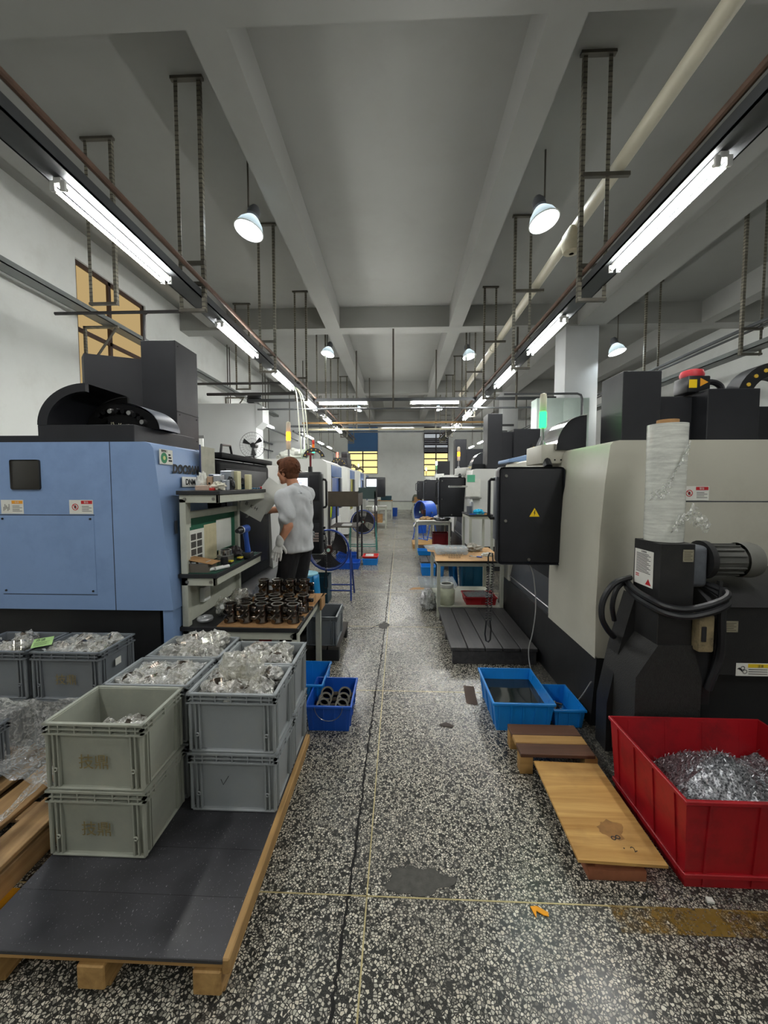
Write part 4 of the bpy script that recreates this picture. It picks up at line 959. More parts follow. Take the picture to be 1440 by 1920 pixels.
m_crated = M('crate_blue_grey', (112, 117, 122), .5, var=.08, vscale=4, dirt=(130, 130, 124), dscale=6, damt=.3)
CW, CD, CH = .40, .285, .272
def make_crate(m):
    t = thing('storage_crate', 'x', 'crate')
    open_box(CW - .026, CD - .026, CH - .004, .005, .018, .018).build('body', m, t, smooth=False)
    r = MB()
    for z0, z1, o in ((CH - .008, CH, .0), (CH - .026, CH - .021, .001), (CH - .046, CH - .039, .0)):
        w, d = CW - 2 * o, CD - 2 * o
        r.box(-w / 2, w / 2, -d / 2, -d / 2 + .014, z0, z1).box(-w / 2, w / 2, d / 2 - .014, d / 2, z0, z1).box(-w / 2, -w / 2 + .014, -d / 2, d / 2, z0, z1).box(w / 2 - .014, w / 2, -d / 2, d / 2, z0, z1)
    rim = r.build('rim', m, t, smooth=False)
    v = MB()
    for x in (-.17, -.135, -.07, 0, .07, .135, .17):
        for s in (-1, 1): v.box(x - .002, x + .002, min(s * CD / 2, s * (CD / 2 - .012)), max(s * CD / 2, s * (CD / 2 - .012)), CH - .045, CH - .004)
    for y in (-.11, -.08, 0, .08, .11):
        for s in (-1, 1): v.box(min(s * CW / 2, s * (CW / 2 - .012)), max(s * CW / 2, s * (CW / 2 - .012)), y - .002, y + .002, CH - .045, CH - .004)
    o = v.build('rim_webs', m, rim, smooth=False); o['kind'] = 'stuff'
    for sx in (-1, 1):
        for sy in (-1, 1):
            cp = MB(); cx, cy = sx * (CW / 2 - .012), sy * (CD / 2 - .012)
            for dx in (.0, .022, .04): cp.box(min(cx - sx * dx, cx - sx * (dx + .006)), max(cx - sx * dx, cx - sx * (dx + .006)), cy - .006, cy + .006, .012, CH - .04)
            for dy in (.022, .036): cp.box(cx - .006, cx + .006, min(cy - sy * dy, cy - sy * (dy + .006)), max(cy - sy * dy, cy - sy * (dy + .006)), .012, CH - .04)
            cp.cyl((cx, cy, .012), (cx, cy, CH - .04), .008, seg=8)
            c = cp.build('corner_post', m, t, smooth=False); c['kind'] = 'stuff'
            if sy < 0:
                x = sx * (CW / 2 - .045)
                MB().torus((x, -CD / 2 + .004, .085), .007, .003, 'Y', 12, 6).build('pin_eye', m, c)
    MB().box(-CW / 2 + .012, CW / 2 - .012, -CD / 2 + .007, CD / 2 - .007, 0, .012, .004, 1).build('bottom_flange', m, t)
    return t
crate_protos = {}
def crate(x, y, z, label, m=None, rz=0.0, mark=None, group=None):
    m = m or m_crate
    if m.name not in crate_protos:
        t = make_crate(m); crate_protos[m.name] = t; t.location = (x, y, z); t.rotation_euler = (0, 0, rz); t['label'] = label
        r = t
    else:
        src = crate_protos[m.name]
        keep = [c for c in src.children if c.name.startswith(('lettering', 'paper_label'))]
        for c in keep: c['_skip'] = 1
        r = dup(src, (x, y, z), rz, label=label)
        for c in keep: del c['_skip']
    if mark: text('lettering', mark, .062, M('stencil_brown', (126, 112, 72), .8, var=.2, vscale=40), r, (-.065, -CD / 2 + .0075, .095), R_NEAR, .0004)
    return r
# ---- near pallet with black sheet
m_pwood = wood('pallet_wood', (150, 112, 62), (196, 158, 100), 'Y', dark=(84, 60, 36), damt=.5)
m_pwoodx = wood('pallet_wood_x', (150, 112, 62), (192, 152, 94), 'X', dark=(84, 60, 36), damt=.5)
m_pold = wood('pallet_old', (150, 114, 74), (200, 164, 116), 'Y', dark=(58, 42, 30), dscale=4, damt=.7)
def scuffed():
    k = NT('black_film_faced_sheet'); p = k.n('BsdfPrincipled'); k.l(p.outputs[0], k.out.inputs[0])
    nz = k.n('TexNoise', i_Vector=k.coords(7.0), i_Detail=6.0, i_Scale=1.0)
    base = k.ramp(nz.outputs[0], [(.3, lin((38, 38, 41))), (.7, lin((58, 58, 62)))])
    sp = k.n('TexNoise', i_Vector=k.coords((260.0, 120.0, 200.0)), i_Detail=2.0, i_Scale=1.0)
    f = k.ramp(sp.outputs[0], [(.68, (0, 0, 0)), (.74, (.55, .55, .55))])
    k.l(k.mix(f, base, lin((170, 170, 172))), p.inputs['Base Color'])
    k.l(k.ramp(nz.outputs[0], [(.3, (.4, .4, .4)), (.7, (.6, .6, .6))]), p.inputs['Roughness'])
    return k.m
pa = thing('pallet', 'wooden pallet topped with scuffed black sheet in the left foreground', 'pallet', (-.95, 1.63, 0))
PX0, PX1, PY0, PY1 = -.42, .42, -.53, .56
for x in (-.36, -.01, .36):
    for y in (-.49, .0, .5): MB().box(x - .045, x + .045, y - .045, y + .045, .02, .1, .004, 1).build('block', m_pwood, pa)
    MB().box(x - .045, x + .045, PY0 + .02, PY1, 0, .02, .003, 1).build('bottom_board', m_pwood, pa)
for i in range(7):
    y = PY0 + .005 + i * .157
    MB().box(PX0, PX1, y, y + .13, .1, .122, .003, 1).build('deck_board', m_pwoodx, pa)
MB().box(.405, .43, PY0, PY1, .085, .137, .004, 1).build('edge_board', m_pwood, pa)
MB().box(PX0, .41, PY0 - .003, PY1, .1225, .137, .002, 1).build('black_sheet', scuffed(), pa)
for i in range(1, 6):
    y = PY0 + i * .18; MB().box(PX0 + .01, .40, y - .0006, y + .0006, .137, .1373).build('sheet_line', M('sheet_line', (24, 24, 26), .7, var=0), pa, smooth=False)
ZP = .1372
# ---- crates on it
crate(-1.175, 1.54, ZP, 'lower dusty grey crate of the front left stack, lettered 技鼎', m_crateg, mark='技鼎')
crate(-1.175, 1.54, ZP + CH, 'upper dusty grey crate of front left stack, lettered 技鼎, half empty', m_crateg, mark='技鼎')
def mid(x, y, which, m=m_crate):
    crate(x, y, ZP, 'lower grey crate %s' % which, m); crate(x, y, ZP + CH, 'upper grey crate %s' % which, m)
mid(-.735, 1.77, 'of the front right stack, full of bagged castings')
mid(-.735, 2.062, 'at the back right corner of the near pallet')
mid(-1.165, 1.832, 'in the middle of the near pallet left row')
mid(-1.155, 2.124, 'at the back left of the near pallet, heaped with film')
# tick mark on the lower front right crate
ck = [o for o in COL.objects if o.get('label', '').startswith('lower grey crate of the front right')][0]
MB().tube([(-.055, -CD / 2 + .008, .15), (-.045, -CD / 2 + .008, .125), (-.02, -CD / 2 + .008, .165)], .0012, 4).build('tick_mark', m_ink, ck)
# ---- bagged castings
m_bag = film('bag_film', (.94, .93, .87, 1), clear=.58, rough=.18, bscale=30)
m_cast = M('casting_dark', (122, 112, 104), .2, metal=1.0, var=.2, vscale=18)
m_castl = M('casting_bright', (196, 193, 186), .16, metal=.95, var=.1)
def blobmesh(r, seed, amp=.35, freq=2.6, seg=26, flat=.0):
    mb = MB().ball((0, 0, 0), 1.0, seg, seg // 2 + 2)
    for v in mb.bm.verts:
        n = v.co.normalized(); q = n * freq + Vector((seed * 7.3, seed * 1.7, seed))
        k = 1 + amp * (mnoise.fractal(q, .7, 2.3, 4)) + .1 * abs(mnoise.noise(q * 3.1))
        v.co = Vector((n.x * r[0] * k, n.y * r[1] * k, max(n.z * r[2] * k, -r[2] * .6)))
    return mb
def bag(loc, r, seed, label, group, casting=True, rz=0.0):
    t = thing('bagged_casting' if casting else 'film_bundle', label, 'bagged part' if casting else 'plastic film', loc, rz, group)
    if casting:
        a = seed * 1.3
        c = MB().lathe([(.03, -.04), (.042, -.04), (.042, .04), (.03, .04), (.03, -.04)], seg=16).box(.03, .075, -.014, .014, -.025, .02, .004, 1)
        c.xform(Matrix.Rotation(.9 * math.sin(a), 4, 'X') @ Matrix.Rotation(.7 * math.cos(a * 2), 4, 'Y'))
        c.build('casting', m_cast if seed % 3 else m_castl, t)
    blobmesh(r, seed).build('film', m_bag, t)
    return t
ZR = ZP + 2 * CH
def bags_in(x, y, spots, where, zt=ZR, r=(.078, .058, .05), s0=0):
    for i, (dx, dy, dz) in enumerate(spots):
        pos = ('front ' if dy < 0 else 'rear ') + ('left' if dx < -.055 else 'right' if dx > .055 else 'middle')
        bag((x + dx, y + dy, zt + dz), r, s0 + i + 1, 'film wrapped casting at the %s in %s' % (pos, where), 'castings in ' + where, rz=i * 1.1)
bags_in(-.735, 1.77, [(-.1, -.055, -.03), (.0, -.055, -.03), (.1, -.05, -.025), (-.12, .06, -.03), (.1, .06, -.03)], 'the crate of the front right stack', s0=3)
for i, (dx, dz, sd) in enumerate(((-.06, .045, 21), (.035, .03, 22))):
    bag((-.735 + dx, 1.79, ZR + dz), (.055, .045, .07), sd, 'upright twisted clear film bag %s in the front right crate' % ('left one' if i == 0 else 'right one'), None, False)
bags_in(-.735, 2.062, [(-.11, -.05, -.035), (0, -.06, -.035), (.1, -.05, -.03), (-.06, .06, -.03), (.07, .06, -.03)], 'the back right crate', s0=10)
bags_in(-1.165, 1.832, [(-.12, -.05, -.045), (-.02, -.06, -.045), (.1, -.05, -.04), (-.08, .06, -.045), (.06, .06, -.04)], 'the middle left crate', s0=30)
bags_in(-1.155, 2.124, [(-.09, -.045, -.03), (.02, -.045, -.02), (.095, -.04, -.02), (-.03, .045, .0), (.085, .045, .005)], 'the back left crate', r=(.09, .065, .055), s0=40)
bags_in(-1.175, 1.54, [(-.06, .02, -.15), (.03, .03, -.14), (.085, -.01, -.15)], 'the half empty front crate', r=(.08, .065, .05), s0=50)
# flat film sheet over the middle crates
def film_sheet(name, label, x0, x1, y0, y1, zfn, seed, amp=.02, nu=34, nv=26, m=None):
    f0 = crumple(nu, nv, x1 - x0, y1 - y0, zfn, amp, seed)
    o = MB().grid(lambda u, v: (x0 + f0(u, v)[0], y0 + f0(u, v)[1], f0(u, v)[2]), nu, nv).build(name, m or m_film)
    return tag(o, label, 'plastic film')
film_sheet('film_sheet', 'crinkled clear film lying over middle left crate', -1.33, -1.0, 1.72, 1.95, lambda u, v: ZR - .015, 4, .022)
film_sheet('film_sheet', 'crinkled clear film lying inside the half empty front crate', -1.22, -1.02, 1.47, 1.64, lambda u, v: ZR - .115 - .02 * u, 6, .025)

# ---- left pallet with wrapped crates
pl2 = thing('pallet', 'old slatted wooden pallet with film at the left edge', 'pallet', (-2.05, 1.65, 0))
for x in (-.5, 0, .48):
    MB().box(x - .045, x + .045, -.62, .62, .0, .1, .004, 1).build('stringer', m_pold, pl2)
for i, (x0, x1) in enumerate(((-.56, -.42), (-.36, -.22), (-.16, -.02), (.02, .15), (.20, .35), (.40, .53))):
    MB().box(x0, x1, -.62, .62, .118, .14, .003, 1).build('deck_board', m_pold, pl2)
for y in (-.58, -.02, .54): MB().box(-.56, .53, y - .05, y + .05, .1, .118, .003, 1).build('cross_board', m_pold, pl2)
Z2 = .1405
crate(-1.82, 2.145, Z2, 'lower film wrapped crate on the left pallet, under the right crate', m_crated)
crate(-2.24, 2.145, Z2, 'lower film wrapped crate on the left pallet, under green tagged crate', m_crated)
c1 = crate(-1.82, 2.145, Z2 + CH, 'upper blue grey crate on the left pallet, nearest the bench', m_crated, mark='技鼎')
crate(-2.24, 2.145, Z2 + CH, 'upper blue grey crate at the left picture edge carrying green tag', m_crated)
crate(-2.17, 1.70, Z2, 'low crate at left picture edge on the slatted pallet', m_crated)
pp = MB().box(.1995, .2005, -.03, .015, .15, .19).build('paper_label', m_paper, c1, smooth=False)
bags_in(-1.82, 2.145, [(-.1, -.04, -.035), (.02, -.03, -.03), (.12, -.04, -.03), (-.04, .06, -.03), (.1, .06, -.03)], 'the right crate on the left pallet', zt=Z2 + 2 * CH, s0=60)
bags_in(-2.24, 2.145, [(-.08, -.04, -.03), (.05, -.04, -.03), (.0, .06, -.02)], 'the green tagged crate', zt=Z2 + 2 * CH, s0=70)
film_sheet('film_sheet', 'dull clear film over the right crate of left pallet', -1.98, -1.66, 2.03, 2.26, lambda u, v: Z2 + 2 * CH - .012, 9, .02)
gt = thing('green_tag', 'pale green paper tag lying on film of the left crates', 'tag', (-2.03, 2.1, Z2 + 2 * CH + .016), math.radians(38))
MB().box(-.045, .045, -.075, .075, 0, .001).build('card', M('green_paper', (176, 214, 140), .8, var=.05), gt, smooth=False)
text('lettering', '合格\n标签', .022, m_ink, gt, (-.035, .045, .0012), (0, 0, 0), .0002)
for i in range(5): MB().box(-.038, .03 - .01 * (i % 2), -.055 + i * .014, -.051 + i * .014, .001, .0014).build('print', m_ink, gt, smooth=False)
# draped stretch wrap
def drape(u, v):
    x = -2.35 + .86 * u; a = v
    if a < .45: k = a / .45; y, z = 1.985 - .03 * k, Z2 + CH + .02 - .26 * k * (.35 + .65 * u)
    else: k = (a - .45) / .55; y, z = 1.955 - .30 * k, Z2 + CH - .02 - .25 * (.35 + .65 * u) * (1 - .2 * k) - .0 * k
    if u < .42: z = max(z, Z2 + CH + .012 + .01 * math.sin(9 * u + 5 * v))
    q = Vector((u * 9, v * 8, 3.3))
    return (x + .015 * mnoise.noise(q * 1.3), y + .02 * mnoise.noise(q), max(z, .16) + .022 * mnoise.fractal(q, .8, 2.1, 4))
tag(MB().grid(drape, 46, 34).build('stretch_wrap', m_film), 'clear stretch wrap draped over the lower crates of the left pallet', 'plastic film')
def strip(u, v):
    q = Vector((u * 6, v * 3, 1.1)); p = Vector((-1.56, 1.95, .33)).lerp(Vector((-1.66, 1.12, .155)), u)
    return (p.x + .05 * (v - .5) + .015 * mnoise.noise(q), p.y, p.z + .012 * math.sin(u * 2) + .012 * mnoise.noise(q * 2) + .01 * v)
tag(MB().grid(strip, 30, 5).build('film_strip', m_film), 'loose strip of stretch film trailing over the left pallet boards', 'plastic film')

# ---- steel workbench with shelves
m_bframe = M('bench_cream', (186, 188, 174), .5, var=.05, vscale=4, dirt=(140, 138, 122), dscale=6, damt=.4)
m_btop = M('bench_black_edge', (30, 31, 33), .6, var=.1)
m_mat = M('green_mat', (28, 78, 62), .6, var=.15)
wbn = thing('workbench', 'cream steel workbench with two upper shelves beside the blue machine', 'workbench')
PW = .045
for x, y, z in ((-1.5, 2.6, 1.5), (-1.5, 3.455, 1.5), (-.735, 2.6, .575), (-.735, 3.35, .575)):
    MB().box(x, x + PW, y, y + PW, 0, z, .002, 1).build('post', m_bframe, wbn)
def shelf(x1, z, y1, ttop, m_t, nm):
    MB().box(-1.5, x1, 2.6, 2.62, z - .055, z, .002, 1).build('front_rail', m_bframe, wbn)
    MB().box(x1 - .02, x1, 2.6, y1, z - .055, z, .002, 1).build('side_rail', m_bframe, wbn)
    tp = MB().box(-1.515, x1 + .012, 2.588, y1 + .01, z, z + ttop, .002, 1).build(nm, m_t, wbn)
    for x in (-1.46, x1 - .035): MB().cyl((x, 2.6, z - .028), (x, 2.594, z - .028), .011, seg=10).build('bolt', m_screw, wbn)
    return tp
shelf(-1.225, 1.528, 3.5, .028, m_btop, 'top_shelf'); shelf(-1.258, .955, 3.47, .028, m_btop, 'middle_shelf')
MB().box(-1.5, -1.262, 2.61, 3.45, .983, .987).build('green_mat', m_mat, wbn, smooth=False)
shelf(-.70, .583, 3.39, .03, m_btop, 'worktop')
MB().box(-1.49, -1.46, 2.645, 3.455, 1.36, 1.41, .002, 1).build('back_rail', m_bframe, wbn)
MB().box(-1.495, -1.487, 2.645, 3.455, 1.05, 1.36).build('green_board', M('board_green', (22, 92, 66), .6, var=.1), wbn, smooth=False)
MB().box(-1.495, -1.487, 2.645, 3.455, .62, .95).build('lower_board', m_bframe, wbn, smooth=False)
for x in (-1.5,): MB().prism([(x + .0, 1.3), (x + .045, 1.3), (x + .045, 1.53), (x + .0, 1.53)], 'Y', 2.645, 2.66).build('gusset', m_bframe, wbn, smooth=False)
MB().box(-1.22, -1.0, 2.597, 2.6, .555, .58).build('worktop_seam', m_btop, wbn, smooth=False) if False else None
rebase(wbn, (-1.1, 3.0, 0))
# papers pinned on the green board
def sheet_x(name, label, y0, y1, z0, z1, m, cells=None, x=-1.4865):
    o = MB().box(0, y1 - y0, -.001, 0, 0, z1 - z0).build(name, m, None, smooth=False); o.location = (x, y0, z0); o.rotation_euler = (0, 0, PI / 2)
    tag(o, label, 'paper')
    if cells:
        for i in range(2):
            for j in range(4):
                MB().box(.03 + i * .085, .1 + i * .085, -.0018, -.001, .03 + j * .055, .075 + j * .055).build('photo_cell', M('cell_dark', (70, 68, 64), .7, var=.3, vscale=60), o, smooth=False)
    return o
sheet_x('notice_sheet', 'white sheet with dark picture cells pinned on the green board', 2.68, 2.9, 1.0, 1.27, m_paper, True)
sheet_x('notice_sheet', 'yellowed sheet pinned in the middle of the green board', 2.9, 3.1, 1.0, 1.29, M('paper_yellowed', (206, 196, 160), .8, var=.1, vscale=20))
sheet_x('notice_sheet', 'plain white sheet pinned right on the green board', 3.1, 3.38, 1.06, 1.31, m_paper)
# ---- things on the top shelf  (z = 1.556)
ZS = 1.5565
def block(name, label, x0, x1, y0, y1, h, m, z=ZS, cat='block', hole=None, bev=.003):
    t = thing(name, label, cat, ((x0 + x1) / 2, (y0 + y1) / 2, z)); w, d = (x1 - x0) / 2, (y1 - y0) / 2
    MB().box(-w, w, -d, d, 0, h, bev, 1).build('body', m, t)
    if hole: MB().cyl((0, -d, h * .5), (0, -d - .002, h * .5), hole, seg=14).build('bore', m_dark, t)
    return t
m_alu = M('aluminium', (176, 180, 184), .35, metal=.6, var=.08); m_cream = M('cream_block', (214, 208, 170), .6, var=.08)
m_tan = M('tan_block', (176, 148, 122), .6, var=.1)
block('fixture_block', 'tan block at left of bored aluminium block on top shelf', -1.395, -1.355, 2.78, 2.84, .1, m_tan, hole=.008)
block('fixture_block', 'pale aluminium block with a bored hole on top shelf', -1.352, -1.3, 2.79, 2.86, .11, m_alu, hole=.014)
block('fixture_block', 'dark grey stepped block behind the bored aluminium block', -1.44, -1.34, 2.9, 2.98, .12, M('grey_block', (112, 118, 128), .4, metal=.4))
block('fixture_block', 'small grey block with hole beside bored aluminium block', -1.295, -1.255, 2.8, 2.85, .075, M('grey_block2', (150, 156, 164), .4, metal=.3), hole=.009)
block('fixture_block', 'low pinkish block under the glove on top shelf', -1.42, -1.32, 2.66, 2.74, .035, M('pink_block', (198, 172, 154), .6, var=.08))
block('fixture_block', 'silver comb-like block lying at the back of top shelf', -1.42, -1.33, 3.05, 3.12, .15, m_alu)
block('wooden_block', 'tall cream wooden block standing on top shelf', -1.35, -1.30, 3.1, 3.17, .15, m_cream)
block('wooden_block', 'shorter cream wooden block on top shelf beside the tall one', -1.285, -1.245, 3.2, 3.26, .125, m_cream)
block('fixture_block', 'grey steel block leaning behind the tall cream block', -1.43, -1.355, 3.14, 3.24, .155, M('grey_block3', (104, 108, 116), .35, metal=.5))
def lump(name, label, cat, loc, r, seed, m, amp=.4, group=None):
    o = blobmesh(r, seed, amp).build(name, m); o.location = loc; return tag(o, label, cat, group)
lump('crumpled_paper', 'crumpled white paper ball at left of the top shelf', 'paper', (-1.43, 2.78, ZS + .045), (.035, .04, .075), 2, m_paper, .5)
lump('work_glove', 'off white work glove draped on top shelf edge', 'glove', (-1.255, 2.66, ZS + .025), (.05, .04, .035), 5, M('glove_cotton', (206, 202, 186), .9, var=.1, bump=.3), .45)
tag(MB().box(-1.29, -1.26, 2.6, 2.66, ZS, ZS + .02, .004).build('red_clip', M('red_plastic', (186, 44, 38), .5)), 'small red clip under the work glove', 'clip')
film_sheet('blue_cloth', 'light blue cloth lying flat at the right end of top shelf', -1.4, -1.24, 3.28, 3.46, lambda u, v: ZS + .004, 12, .012, 14, 12, M('cloth_blue', (70, 160, 214), .8, var=.1))
lump('black_tool_holder', 'black tool holder among the blocks on top shelf', 'tool', (-1.3, 2.97, ZS + .04), (.03, .03, .06), 8, m_blackp, .3)
lump('black_cable_bundle', 'black cable bundle at far end of top shelf', 'cable', (-1.38, 3.4, ZS + .04), (.06, .05, .05), 9, m_blackp, .5)
tag(MB().ball((-1.245, 3.47, ZS + .012), .012, 10, 8).build('red_bead', M('red_plastic', (186, 44, 38), .5)), 'tiny red cap at the far corner of top shelf', 'cap')
# drawings hanging off the shelf
def paper_sheet(label, p, w, h, rx, ry, rz, seed, letters=None):
    t = thing('drawing_sheet', label, 'paper', p); t.rotation_euler = (rx, ry, rz)
    MB().grid(lambda u, v: (w * (u - .5), .02 * math.sin(u * 2.6 + seed) * (v - .2) + .01 * v * v, h * (v - .5)), 10, 10).build('sheet', m_paper, t)
    if letters: text('lettering', letters, .045, m_ink, t, (-w * .3, -.012, -h * .1), R_NEAR, .0004)
    lines = MB()
    for i in range(4): lines.box(-w * .35, w * .3 - .02 * i, -.013, -.0125, -h * .3 + i * .02, -h * .297 + i * .02)
    return t
paper_sheet('white drawing sheet held out, nearer the hand', (-1.2, 3.53, 1.5), .19, .27, .15, math.radians(38), .1, 1)
paper_sheet('grey drawing sheet with handwriting hanging under the top shelf', (-1.335, 3.52, 1.40), .25, .2, .1, math.radians(30), .05, 2, 'B  K·H')
# ---- things on the middle shelf (z = .987)
ZM = .9875
t = thing('cardboard_box', 'open greasy cardboard box of clamps at front of middle shelf', 'box', (-1.4, 2.68, ZM))
open_box(.16, .12, .06, .003).build('tray', M('card_grey', (92, 86, 78), .8, var=.15), t)
MB().box(-.115, .11, -.06, .07, .075, .079, rot=Matrix.Rotation(math.radians(10), 3, 'Y')).build('lid', m_card, t)
for x in (-.045, .03): MB().box(x - .03, x + .03, -.04, .04, .006, .07, .006).build('clamp', m_alu, t)
t = thing('steel_ring_gauge', 'bright steel ring gauge on middle shelf', 'gauge', (-1.36, 2.98, ZM))
MB().lathe([(.045, 0), (.06, 0), (.06, .06), (.045, .06), (.045, 0)], seg=24).build('lower_ring', m_steel, t); MB().lathe([(.035, .06), (.05, .06), (.05, .1), (.035, .1), (.035, .06)], seg=24).build('upper_ring', m_chrome, t)
tag(MB().cyl((-1.315, 2.86, ZM), (-1.315, 2.86, ZM + .06), .028, seg=16).cyl((-1.315, 2.86, ZM + .06), (-1.315, 2.86, ZM + .068), .024, seg=16).build('black_jar', m_blackp), 'short black jar on middle shelf before the ring gauge', 'jar')
for i, (x, y) in enumerate(((-1.33, 2.70), (-1.3, 2.73))):
    tag(MB().cyl((x, y - .05, ZM + .013), (x + .05, y + .06, ZM + .013), .0125, seg=12).build('paper_roll', m_white), ['white paper roll in front on middle shelf', 'white paper roll behind the other on middle shelf'][i], 'paper roll')
for i, (x, y) in enumerate(((-1.3, 2.93), (-1.285, 3.08))):
    t = thing('insert_box', ['yellow lidded insert box nearer the camera on middle shelf', 'yellow lidded insert box farther along the middle shelf'][i], 'box', (x, y, ZM)); MB().box(-.02, .02, -.025, .025, 0, .015, .002).build('body', m_ink, t); MB().box(-.018, .018, -.023, .023, .015, .026, .002).build('lid', M('lid_yellow', (222, 200, 60), .5), t)
lump('small_bottle_heap', 'small dark bottles and rags at back of middle shelf', 'bottle', (-1.38, 3.2, ZM + .04), (.05, .07, .05), 31, M('heap_dark', (52, 46, 48), .6, var=.3), .4)
t = thing('hex_key_set', 'green handled hex keys lying at far end of middle shelf', 'tool', (-1.31, 3.32, ZM))
for i in range(3): MB().box(-.03 + i * .025, -.02 + i * .025, -.09, .1, .001, .009, .002).build('key', M('key_green', (96, 128, 118), .5, metal=.3), t)
# cordless drill hanging at shelf end
dr_ = thing('cordless_drill', 'blue and black cordless drill hanging at the shelf end', 'drill', (-1.245, 3.1, 1.0))
MB().tube([(-.015, -.06, .235), (-.015, .07, .235)], [.03, .032], 14).build('motor_housing', M('drill_blue', (36, 78, 164), .45), dr_)
MB().cyl((-.015, -.06, .235), (-.015, -.13, .235), .026, .016, 14).build('chuck', m_blackp, dr_)
MB().cyl((-.015, -.045, .235), (-.015, -.06, .235), .031, seg=14).build('torque_ring', m_white, dr_)
MB().tube([(-.015, .03, .215), (-.01, .045, .13), (-.005, .055, .04)], [.022, .02, .024], 12).build('grip', M('drill_blue', (36, 78, 164), .45), dr_)
MB().box(-.04, .03, .015, .1, -.01, .04, .01).build('battery', m_blackp, dr_)
# ---- on the worktop: cardboard, castings, bottles
ZT = .6135
t = thing('cardboard_sheet', 'brown cardboard sheet under the castings with corner folded down', 'cardboard', (-.95, 3.0, ZT))
MB().prism([(-.31, -.4), (.25, -.41), (.27, .3), (.3, .44), (-.2, .42), (-.33, .0)], 'Z', 0, .005).build('sheet', m_card, t, smooth=False)
MB().prism([(.27, .28), (.285, .28), (.285, .44), (.27, .44)], 'Z', -.1, .005).build('folded_flap', m_card, t, smooth=False)
CG = None
def make_casting(label, group):
    t = thing('machined_casting', label, 'casting', group=group)
    MB().lathe([(.034, 0), (.044, 0), (.045, .012), (.041, .02), (.041, .115), (.045, .12), (.045, .13), (.036, .13), (.034, .12), (.034, 0)], seg=22).build('sleeve', m_cast, t)
    MB().lathe([(.034, .1302), (.0455, .1302), (.0455, .135), (.034, .135), (.034, .1302)], seg=22).build('machined_rim', m_castl, t)
    for z in (.03, .095):
        lg = MB().box(.038, .078, -.013, .013, z - .014, z + .014, .004, 1).build('lug', m_cast, t)
        MB().cyl((.066, -.0132, z), (.066, -.0142, z), .006, seg=10).build('bolt_hole', m_castl, lg)
    for (x, z, r) in ((-.015, .09, .02), (.012, .06, .016), (-.012, .028, .019)): MB().cyl((x, -.034, z), (x * 1.2, -.05, z - .004), r, r * .8, 12).build('boss', m_cast, t)
    MB().cyl((-.03, -.032, .035), (.03, -.032, .098), .01, seg=8).build('rib', m_cast, t)
    return t
rows = [('in the front row on bench cardboard', 2.69, -1.2, 5, 0), ('in the middle row on bench cardboard', 2.8, -1.13, 4, 0), ('in the third row on bench cardboard', 2.92, -1.07, 4, 0), ('in the rear row on the bench', 3.16, -1.12, 4, .06)]
for where, y, x, n, lift in rows:
    for i in range(n):
        lb = 'dark glossy machined casting, %s from left, %s' % (ORD[i], where); g = 'castings ' + where
        if CG is None: CG = make_casting(lb, g); CG.location = (x, y, ZT + .0055)
        else: dup(CG, (x + i * .113, y, ZT + .0055 + lift), .05 * math.sin(i * 3 + y), label=lb, group=g)
tag(MB().box(-1.2, -.7, 3.1, 3.23, ZT + .006, ZT + .064, .003, 1).build('wooden_riser', m_card), 'flat brown carton lifting the rear row of castings', 'carton')
t = thing('clear_bottle', 'clear plastic bottle lying at left of the worktop', 'bottle', (-1.33, 2.83, ZT + .045)); t.rotation_euler = (math.radians(62), 0, .5)
MB().lathe([(.0, -.08), (.035, -.078), (.04, -.06), (.04, .04), (.02, .07), (.015, .08)], seg=18).build('body', film('bottle_clear', clear=.5), t); MB().cyl((0, 0, .08), (0, 0, .1), .017, seg=14).build('cap', m_white, t)
t = thing('tape_roll', 'silver tape rolls in film at front left of the worktop', 'tape roll', (-1.38, 2.68, ZT))
MB().torus((0, 0, .03), .04, .016, 'Z', 24, 8).build('roll', M('tape_silver', (176, 178, 180), .3, metal=.5), t)
lump('plastic_bag', 'greyish plastic bag heap at rear left of the worktop', 'plastic bag', (-1.3, 3.1, ZT + .06), (.07, .07, .07), 41, m_bag, .5)
lump('plastic_bag', 'bluish plastic bag beside the rear castings', 'plastic bag', (-1.19, 3.28, ZT + .055), (.06, .06, .06), 43, film('bag_blue', (.8, .84, .95, 1), .35), .5)
lump('plastic_bag', 'small clear bag near the clear bottle on worktop', 'plastic bag', (-1.36, 2.95, ZT + .045), (.06, .05, .05), 44, m_bag, .5)
t = thing('wall_socket', 'white socket box fixed inside the bench back', 'socket', (-1.486, 2.86, .72)); MB().box(0, .035, -.05, .05, 0, .11, .004).build('body', m_white, t); MB().box(.035, .037, -.035, .035, .03, .085).build('face_plate', m_paper, t)
# under and beside the bench
t = crate(-.70, 3.635, .1285, 'dark grey crate on a skid behind the bench leg', m_crated, PI / 2)
t = thing('skid', 'low black skid carrying the dark grey crate', 'pallet', (-.70, 3.72, 0))
for y in (-.25, .28): MB().box(-.17, .16, y - .04, y + .04, 0, .1).build('runner', m_base, t)
for i in range(3): MB().box(-.17 + i * .115, -.07 + i * .115, -.29, .36, .1, .128, .002, 1).build('slat', M('skid_wood', (62, 58, 54), .8, var=.2), t)
t = thing('paper_sack', 'white sack with red print stored under the bench', 'sack', (-1.12, 3.05, 0)); MB().box(-.12, .14, -.08, .08, 0, .46, .03, 3).build('body', m_paper, t); MB().box(.02, .12, -.083, -.08, .3, .44).build('red_print', m_red, t)
